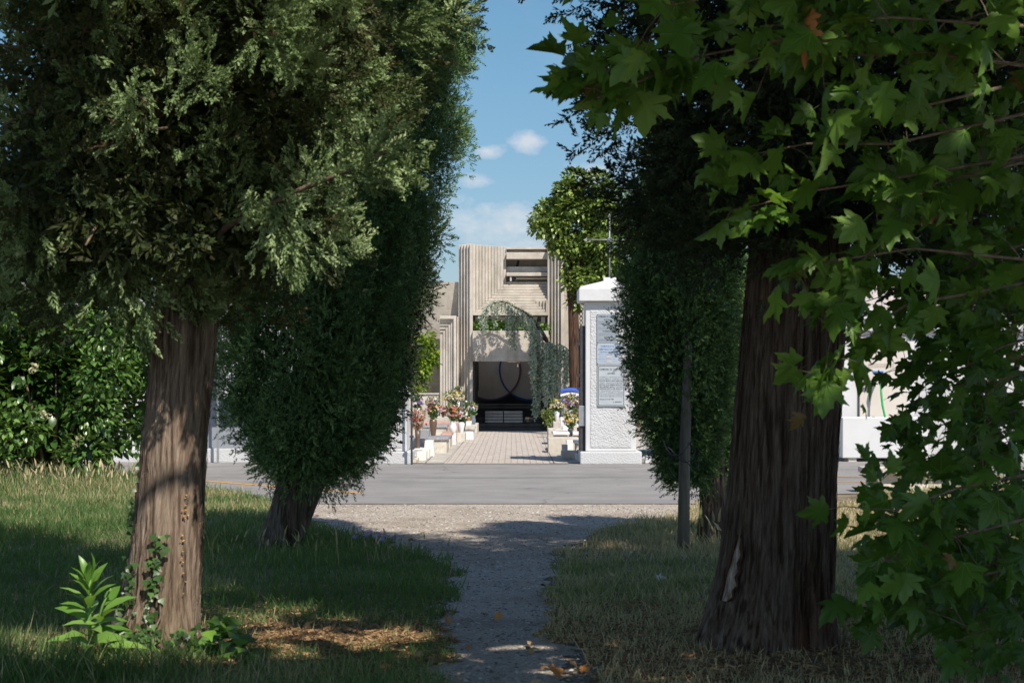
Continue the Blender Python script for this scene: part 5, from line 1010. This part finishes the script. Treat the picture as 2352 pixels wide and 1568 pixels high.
# large dark leaves low down
twig([(2400, 1080, 7.6), (2200, 1120, 7.6), (2060, 1170, 7.6), (1965, 1165, 7.6)], 38, .125, .06, (.05, .7), hang=.3)
twig([(2400, 1180, 7.8), (2200, 1230, 7.8), (2080, 1260, 7.8), (2030, 1290, 7.8)], 40, .12, .08, (.05, .8))
twig([(2400, 1290, 8), (2200, 1330, 8), (2080, 1340, 8), (1990, 1350, 8)], 34, .12, .06, (.05, .7))
twig([(2400, 1400, 8.6), (2250, 1400, 8.6), (2100, 1395, 8.6), (1960, 1400, 8.6)], 34, .12, .05, (.05, .6))
twig([(2400, 1240, 8.4), (2330, 1300, 8.4), (2250, 1400, 8.4)], 44, .115, .11, (.05, .6)); twig([(2450, 1000, 8.4), (2330, 1200, 8.4), (2280, 1300, 8.4)], 54, .115, .11, (.05, .6))
twig([(2450, 1350, 8.0), (2330, 1420, 8.0), (2200, 1470, 8.0)], 44, .115, .10, (.05, .5))
tt = b
# overhead crown: clumps aimed so that the ground below falls in shade, leaving the sunlit pools the place has
cu = Big(); ta = math.tan(ALT); kx, ky = math.sin(AZ) / ta, -math.cos(AZ) / ta      # horizontal offset towards the sun per metre of height
n = 30000; gx = RNG.uniform(-5.5, 5.5, n); gy = RNG.uniform(5.5, 15.6, n); hh = RNG.uniform(4.2, 9.5, n)
P = np.stack([gx + kx * hh, gy + ky * hh, hh], 1)
inr = (P[:, 0] - 2.6) ** 2 / 6.3 ** 2 + (P[:, 1] - 5.2) ** 2 / 6.3 ** 2 + ((P[:, 2] - 5.5) / 5.2) ** 2 < 1
P = P[inr]
vis = (P[:, 1] > .3) & (P[:, 2] < EYE + (HY + 40) / F * np.maximum(P[:, 1], .3) + .75)
P = P[~vis]
def hits(P, x0, x1, y0, y1, z0, z1):      # does the ray from the clump away from the sun pass through this box?
    h = np.zeros(len(P), bool)
    for z in np.linspace(z0, z1, 7):
        dz = P[:, 2] - z; x = P[:, 0] - kx * dz; y = P[:, 1] - ky * dz; h |= (dz > 0) & (x > x0) & (x < x1) & (y > y0) & (y < y1)
    return h
q = rnd(len(P))
kill = hits(P, -1.75, -.3, 8.0, 10.6, 1.7, 3.6) & (q < .985)
kill |= hits(P, -3.2, -1.75, 8.0, 10.4, 1.7, 3.6) & (q < .65)
kill |= hits(P, -2.4, -1.15, 9.2, 10.3, 0, 1.2) & (q < .995)
kill |= hits(P, -2.05, -.35, 9.5, 11.4, 0, .0) & (q < .95)
kill |= hits(P, -2.6, -1.8, 9.2, 10.1, 0, .3) & (q < .9)
kill |= hits(P, -3.6, -2.6, 13.0, 14.0, 0, 0) & (q < .9)
kill |= hits(P, .4, 1.25, 9.2, 9.65, 0, 0) & (q < .9)
kill |= hits(P, -.4, 3, 13.3, 14.4, 0, 0) & (q < .75)
kill |= hits(P, 1.65, 1.9, 9.9, 10.1, .2, 1.6) & (q < .6)
kill |= hits(P, .8, 1.95, 6.6, 8.3, 1.8, 3.0) & (q < .85)
kill |= hits(P, .3, 1.6, 6.4, 8.0, 2.3, 3.3) & (q < .5)
kill |= hits(P, 1.9, 3.0, 6.4, 8.6, 1.0, 3.3) & (q < .25)
P = P[~kill]; m = len(P)
fl = np.repeat(np.array([[SUN.x, SUN.y, SUN.z]]), m, 0)
cu.scatter(*PLc, P, basis(RNG.normal(size=(m, 3)), flat=fl), .34 * (.7 + .6 * rnd(m)), rnd(m))
b = tt; b.V += cu.V; b.T += cu.T; b.Mi += cu.Mi; b.Fc += [f + b.n for f in cu.Fc]; b.n += cu.n
b.build('foliage', m_plane, pt)
for k in range(16):
    a = k * .8; z_ = 4.5 + k * .2; mb.tube([(3.6, 7.8, z_ - 1), (3.3 + 1.4 * math.cos(a), 7 + 1.4 * math.sin(a), z_ + .3), (2.8 + 3.4 * math.cos(a), 5.4 + 3.4 * math.sin(a), max(4.6, z_ + .9))], [.08, .05, .02], 6)
mb.tube([(3.9, 8.6, 2.4), (3.4, 8.1, 3.4), pd(2430, -60, 7.6)], [.06, .04, .014], 6); mb.tube([(3.9, 8.6, 1.6), (3.2, 8.3, 2.0), pd(2430, 640, 8)], [.05, .03, .014], 6); mb.tube([(3.9, 8.6, 1.0), (3.3, 8.3, 1.1), pd(2430, 1180, 7.8)], [.04, .03, .014], 6)
mb.build('branch', m_twig, pt)
dl = thing('dry_leaf', pd(1880, 50, 7.0), 'curled orange brown dead leaf hanging among the top plane leaves', 'leaf'); b = Big()
b.scatter(PL[0] * np.array([.45, 1, 1.8]), PL[1], np.array([pd(1850, 20, 6.8), pd(1858, 60, 6.8)]), basis(np.array([[-.1, 0, -1.], [-.15, 0, -1.]])), .14, np.array([.25, .2])); b.build('leaf_blade', m_fall, dl)
# ------------------------------------------------------------ grass
RNG = np.random.default_rng(101)
LE = np.array(left_edge[::-1]); RE_ = np.array(right_edge[::-1])
def side(x, y):     # True where lawn grows
    oL = np.argsort(LE[:, 1]); oR = np.argsort(RE_[:, 1])
    xl = np.interp(y, LE[oL, 1], LE[oL, 0]); xr = np.interp(y, RE_[oR, 1], RE_[oR, 0]); j = (vn1(x * 9 + 50, y * 9) - .5) * .12 + (vn2(x * 2.5 + 50, y * 3.1) - .5) * .28
    far_l = np.interp(x, [p[0] for p in sorted(road_l)], [p[1] for p in sorted(road_l)]); fr = [gd(1650, 1150), gd(1930, 1134), gd(2352, 1126), (12, 24.5)]
    far_r = np.interp(x, [p[0] for p in fr], [p[1] for p in fr])
    L_ = (x < xl + j) & (y < far_l) & ((y < RE) | (x < gd(640, 1153)[0] + .3)); R_ = (x > xr - j) & (y < far_r) & ((y < RE) | (x > 4.2))
    return L_ | R_, L_
def dryness(x, y, isL):
    d = vn2(x * .9 + 20, y * .9) * .5 + vn3(x * 3 + 20, y * 3) * .3
    d = d + np.where(isL, -.08, .40) + .55 * np.exp(-(((x + 1.0) / .75) ** 2 + ((y - 10.5) / .8) ** 2)) + .2 * (y > 19) * ~isL + .15 * (y > 19.5) * isL + .25 * ~isL * (y < 12.5)
    return np.clip(d, 0, 1)
def bare(x, y): return np.exp(-(((x + 1.0) / .62) ** 2 + ((y - 10.45) / .62) ** 2)) * 1.1 + .9 * np.exp(-(((x - 1.4) / 1.5) ** 2 + ((y - 9.5) / .9) ** 2))
g = Big(); N1 = 250000
y = 8.3 + (27.4 - 8.3) * rnd(N1) ** 1.35; hw_ = .27 * y + .8; x = (rnd(N1) * 2 - 1) * hw_
ok, isL = side(x, y); tuft_ = vn3(x * 5 + 70, y * 5); ok &= (rnd(N1) < .35 + tuft_ * 1.0) & (rnd(N1) > bare(x, y)); x, y, isL = x[ok], y[ok], isL[ok]; m = len(x)
x = x + RNG.normal(size=m) * .01; dr = dryness(x, y, isL)
h = (.022 + .036 * rnd(m)) * (1 + .9 * vn1(x * 1.3 + 5, y * 1.3)) * np.where(isL, 1.15, .85) * (1 + .25 * (y - 9) / 8)
h *= 1 + 1.4 * np.exp(-(((x + 2.6) / .7) ** 2 + ((y - 9.2) / .7) ** 2)) + .8 * np.exp(-(((x - 1.65) / .35) ** 2 + ((y - 16) / .8) ** 2)) + .9 * (y > 23.5) * (x < -4.4) + .6 * (y > 22.5) * (x > 4)
w_ = .0045 * (y / 10) ** .9 * (.7 + .8 * rnd(m)); d = np.stack([RNG.normal(size=m) * .45, RNG.normal(size=m) * .45, np.ones(m)], 1); Bm = basis(d)
Bs = Bm.copy(); Bs[:, :, 0] *= (w_ / h)[:, None]; tint = np.clip(dr * .95 + RNG.normal(size=m) * .17, 0, 1)
g.scatter(*BLADE, np.stack([x, y, np.zeros(m)], 1), Bs, h, tint); o = g.build('grass', m_grass); tag(o, kind='stuff'); tag(o, 'mown lawn grass with green and dry patches', 'grass')
# taller seeding grass at the far left and in the near left corner
g = Big(); SEED = (np.array([(-.012, 0, 0), (.012, 0, 0), (-.008, .55, .06), (.008, .55, .06), (0, .72, .12), (-.03, .74, .13), (.03, .74, .13), (-.034, .9, .2), (.034, .9, .2), (0, 1.05, .32), (0, .74, .09), (0, .9, .15)], float), np.array([(0, 1, 3), (0, 3, 2), (2, 3, 4), (4, 6, 8), (4, 8, 7), (4, 7, 5), (7, 8, 9), (10, 6, 8), (10, 11, 5)]))
def seedgrass(x, y, h, tint): m = len(x); d = np.stack([RNG.normal(size=m) * .16, RNG.normal(size=m) * .16, np.ones(m)], 1); g.scatter(*SEED, np.stack([x, y, np.zeros(m)], 1), basis(d), h, tint)
n = 380; xs_ = RNG.uniform(-7.5, -4.3, n); ys_ = 24.2 + RNG.normal(size=n) * .8 - (xs_ + 3) * .25; seedgrass(xs_, ys_, .22 + .16 * rnd(n), .6 + .4 * rnd(n))
n = 90; xs_ = RNG.uniform(-2.4, -.3, n); ys_ = RNG.uniform(14.2, 16.2, n); q_, _ = side(xs_, ys_); xs_, ys_ = xs_[q_], ys_[q_]; n = len(xs_); seedgrass(xs_, ys_, .14 + .1 * rnd(n), .5 + .4 * rnd(n)); n = 160; seedgrass(RNG.uniform(-3, 3, n) * 1., RNG.uniform(9, 20, n), .07 + .08 * rnd(n), .5 + .5 * rnd(n)) if False else None
n = 40; seedgrass(1.75 + RNG.normal(size=n) * .25, 15.8 + RNG.normal(size=n) * .3, .2 + .15 * rnd(n), .5 + .5 * rnd(n)); n = 60; seedgrass(RNG.uniform(4.3, 6.0, n), RNG.uniform(22.6, 23.8, n), .2 + .15 * rnd(n), .6 + .4 * rnd(n))
n = 1500; x = -2.55 + RNG.normal(size=n) * .42; y = 9.15 + RNG.normal(size=n) * .3; h = .10 + .16 * rnd(n); d = np.stack([RNG.normal(size=n) * .5, RNG.normal(size=n) * .5, np.ones(n)], 1); Bs = basis(d); Bs[:, :, 0] *= (.007 / h)[:, None]
g.scatter(*BLADE, np.stack([x, y, np.zeros(n)], 1), Bs, h, np.clip(.35 + .3 * RNG.normal(size=n), 0, 1)); o = g.build('tall_grass', m_grass); tag(o, 'tall seeding grass standing in ragged stands', 'grass', kind='stuff')
# gravel stones and litter
g = Big(); PEB = (np.array([(1, 0, 0), (-1, 0, 0), (0, 1, 0), (0, -1, 0), (0, 0, .55), (.6, .7, .1), (-.7, .5, .15)], float), np.array([(0, 5, 4), (5, 2, 4), (2, 6, 4), (6, 1, 4), (1, 3, 4), (3, 0, 4)]))
n = 110000; y = 8.2 + 13.6 * rnd(n) ** 1.5; x = RNG.uniform(-3, 4.8, n); ok, _ = side(x, y); ok = (~ok) & (rnd(n) < .35 + .8 * vn2(x * 3 + 9, y * 3)); x, y = x[ok], y[ok]; m = len(x)
flip = np.array([0, 0, 1.]) + RNG.normal(size=(m, 3)) * .18; xx_ = RNG.normal(size=(m, 3)); xx_ = norm(np.cross(xx_, flip)); yy_ = norm(np.cross(flip, xx_)); Bp = np.stack([xx_, yy_, norm(flip)], 2)
g.scatter(*PEB, np.stack([x, y, np.full(m, .003)], 1), Bp, .004 + .013 * rnd(m) ** 3, rnd(m)); o = g.build('gravel_stones', m_pebble); tag(o, 'loose pale gravel stones on the path', 'gravel', kind='stuff')
g = Big(); BIT = (np.array([(-.12, 0, 0), (.12, 0, 0), (0, 1, .08), (.05, .5, .12)], float), np.array([(0, 1, 3), (0, 3, 2), (1, 2, 3)]))
n = 46000; x = np.concatenate([-1.05 + RNG.normal(size=n // 2) * .6, RNG.uniform(.2, 3.2, n // 4), RNG.uniform(-3.2, 3.2, n - n // 2 - n // 4)]); y = np.concatenate([10.3 + RNG.normal(size=n // 2) * .6, 9.0 + 3.2 * rnd(n // 4) ** 1.2, 8.5 + 5 * rnd(n - n // 2 - n // 4)]); ok, _ = side(x, y); x, y = x[ok], y[ok]; m = len(x)
d = RNG.normal(size=(m, 3)) * np.array([1, 1, .12]); g.scatter(*BIT, np.stack([x, y, .006 + .012 * rnd(m)], 1), basis(d), .02 + .04 * rnd(m), rnd(m)); kf = 260; x = np.concatenate([RNG.normal(size=130) * .9 - .9, RNG.uniform(-3.3, 3.3, 130)]); y = np.concatenate([10.2 + RNG.normal(size=130) * .9, 8.6 + 9 * rnd(130) ** 1.4]); d = RNG.normal(size=(kf, 3)) * np.array([1, 1, .15])
g.scatter(PLc[0] * np.array([.8, 1, 2]), PLc[1], np.stack([x, y, .02 + .02 * rnd(kf)], 1), basis(d, flat=np.repeat(np.array([[0, -.2, 1.]]), kf, 0)), .02 + .045 * rnd(kf) ** 2, .2 + .8 * rnd(kf))
o = g.build('leaf_litter', m_litter); tag(o, 'dry brown needle and twig litter under the trees', 'litter', kind='stuff')
# single fallen leaves
def fallen(dx, dy, size_, tint, label, tilt=.3):
    x, y = gd(dx, dy); o = thing('fallen_leaf', (x, y, 0), label, 'leaf', 'fallen leaves on the ground'); b = Big(); b.scatter(*PL, np.array([[x, y, .03]]), basis(np.array([[math.cos(dx), math.sin(dx), .1]]), flat=np.array([[0, -tilt, 1.]])), size_ * .55, np.array([tint])); b.build('leaf_blade', m_fall, o)
fallen(1508, 1336, .12, 1.0, 'pale upturned fallen leaf on the right lawn', 1.2); fallen(1137, 1424, .09, .5, 'orange fallen leaf alone in the middle of the path', .8)
fallen(1332, 1545, .12, .35, 'brown fallen leaf at the right edge of the path in front'); fallen(665, 1562, .11, .3, 'dark brown fallen leaf on the left grass nearest the viewer'); fallen(735, 1556, .11, .55, 'orange fallen leaf on the left grass beside the dark brown one')
fallen(1270, 1556, .13, .3, 'brown curled fallen leaf on the front gravel', .6); fallen(1445, 1275, .06, .9, 'small pale fallen leaf near the wooden stake'); fallen(2010, 1405, .13, .5, 'orange fallen leaf right of the great dark trunk', .7); fallen(895, 1545, .10, .45, 'brown fallen leaf near the front left grass edge')
# wild flowers
m_lil = plain('lilac petals', (.34, .28, .55), .6)
for i, (dx, dy) in enumerate(((838, 1258), (848, 1250), (858, 1262), (866, 1254), (874, 1268), (882, 1258), (905, 1262), (812, 1262))):
    x, y = gd(dx, dy); o = thing('wild_flower', (x, y, 0), 'small lilac wild flower in the grass beside the gravel', 'flower', 'lilac wild flowers beside the gravel')
    MB().tube([(x, y, 0), (x + .01, y, .10)], .003, 4).build('stem', m_ivy, o); b = Big(); b.scatter(BLv, BLf, np.array([[x + .01, y, .10]]), basis(np.array([[.1, -.6, .8]])), .03, np.array([.5])); b.build('blossom', m_lil, o)
# sapling, ivy, fungus on the left trunk
RNG = np.random.default_rng(121)
SAP = (np.array([(0, 0, 0), (-.11, .2, .05), (0, .22, .02), (.11, .2, .05), (-.17, .5, .05), (0, .52, .0), (.17, .5, .05), (-.10, .8, -.04), (0, .8, -.06), (.10, .8, -.04), (0, 1.05, -.2)], float), np.array([(0, 2, 1), (0, 3, 2), (1, 2, 5), (1, 5, 4), (2, 3, 6), (2, 6, 5), (4, 5, 8), (4, 8, 7), (5, 6, 9), (5, 9, 8), (7, 8, 10), (8, 9, 10)]))
sxp, syp = gd(207, 1500); syp = 9.55; sxp = X(207 / DD, syp)
sp_ = thing('pokeweed_plant', (sxp, syp, 0), 'young leafy green plant standing left of the leaning trunk', 'plant'); mb = MB(); hS = Z(1330 / DD, syp)
mb.tube([(sxp + .01, syp, 0), (sxp - .005, syp, hS * .5), (sxp, syp, hS)], [.014, .011, .006], 8).tube([(sxp, syp, .06), (sxp + .06, syp, hS * .7), (sxp + .10, syp, hS * .9)], [.008, .006, .004], 6); mb.build('stem', plain('green stem', (.14, .26, .05)), sp_)
b = Big(); n = 40; t = np.linspace(.18, 1, n); a = np.arange(n) * 2.4; d = np.stack([np.cos(a) * (1.15 - .7 * t), np.sin(a) * (1.15 - .7 * t), .15 + 1.2 * t ** 3], 1); pos = np.stack([np.full(n, sxp) + .06 * (t < .7) * (np.arange(n) % 3 == 0), np.full(n, syp), t * hS], 1)
b.scatter(*SAP, pos, basis(d, flat=np.repeat(np.array([[0, -.3, 1.]]), n, 0)), .20 * (1.15 - .5 * t), .3 + .7 * rnd(n)); b.build('foliage', m_sap, sp_)
iv = thing('ivy', (-1.75, 9.75, 0), 'ivy creeping up the foot of the sunlit leaning trunk', 'ivy'); b = Big()
IVL = (np.array([(0, 0, 0), (.45, .05, .0), (.5, .35, .04), (.22, .5, .0), (0, 1, -.05), (-.22, .5, 0), (-.5, .35, .04), (-.45, .05, 0)], float), PLc[1])
def s1(z, u): cx_ = np.interp(z, [0, .5, 1.08, 1.8], [-1.78, -1.73, -1.69, -1.62]); r = np.interp(z, [0, .1, .25, .9], [.285, .25, .20, .162]); return cx_ + u * r, 9.95 - np.sqrt(np.maximum(0, 1 - u * u)) * r
def ivy(zs, us, size, tint, k_=.8):
    z = np.array(zs); u = np.array(us); xx_, yy_ = s1(z, u); m = len(z); d = np.stack([RNG.normal(size=m) * .6, -.25 - .3 * rnd(m), -1 + RNG.normal(size=m) * .4], 1)
    b.scatter(*IVL, np.stack([xx_, yy_ - .02 - .02 * rnd(m), z], 1), basis(d, flat=np.repeat(np.array([[0, -1., .3]]), m, 0)), size * k_ * (.5 + .8 * rnd(m)), tint)
n = 90; z = .62 * rnd(n) ** 1.2; ivy(z, -.05 + .10 * RNG.normal(size=n) - .0 * z, .045, .2 + .5 * rnd(n)); n = 60; ivy(.5 * rnd(n), -.75 + .12 * RNG.normal(size=n), .04, .5 * rnd(n)); n = 60; ivy(.6 + 1.0 * rnd(n), -.985 + .01 * rnd(n), .035, .4 * rnd(n))
n = 120; ivy(.16 * rnd(n), np.clip(RNG.uniform(-.9, .9, n), -.95, .95), .05, rnd(n) * .9)
n = 110; x = -1.42 + RNG.normal(size=n) * .10; y = 9.72 + RNG.normal(size=n) * .08; d = RNG.normal(size=(n, 3)) * np.array([1, 1, .4]) + np.array([0, -.5, -.3]); b.scatter(*IVL, np.stack([x, y, .03 + .17 * rnd(n) * np.exp(-((x + 1.42) / .12) ** 2)], 1), basis(d, flat=np.repeat(np.array([[0, -.6, 1.]]), n, 0)), .075, .4 + .6 * rnd(n))
b.build('foliage', m_ivy, iv); mb = MB()
for (u0, u1, z1_) in ((-.5, -.42, .72), (-.1, .0, .6), (.1, .2, .42), (-.75, -.55, .3)):
    pts = []
    for k in range(9): z = z1_ * k / 8; a_, c_ = s1(z, u0 + (u1 - u0) * k / 8 + .05 * math.sin(k * 1.7 + u0 * 9)); pts.append((float(a_), float(c_) - .012, z))
    mb.tube(pts, [.007] * 6 + [.005, .004, .003], 5)
mb.build('stem', m_twig, iv)
fg = thing('bracket_fungus', (-1.55, 9.8, .3), 'row of small orange fungus crusts down the right side of the leaning trunk', 'fungus'); m_fg = mat('orange fungus', (.45, .20, .05), (.68, .40, .14), 40, .8, .5, 60); mb = MB()
for k in range(24):
    z = random.choice((random.uniform(.2, .95), random.uniform(.42, .6), random.uniform(.68, .80))); a_, c_ = s1(z, .62 + .05 * math.sin(z * 9) + random.gauss(0, .055)); r = random.uniform(.0025, .0075)
    mb.lathe(float(a_), float(c_) - .012, [(.0005, z - r * .7), (r, z - r * .2), (r * .9, z + r * .4), (.0005, z + r * .7)], 7)
mb.build('crust', m_fg, fg)
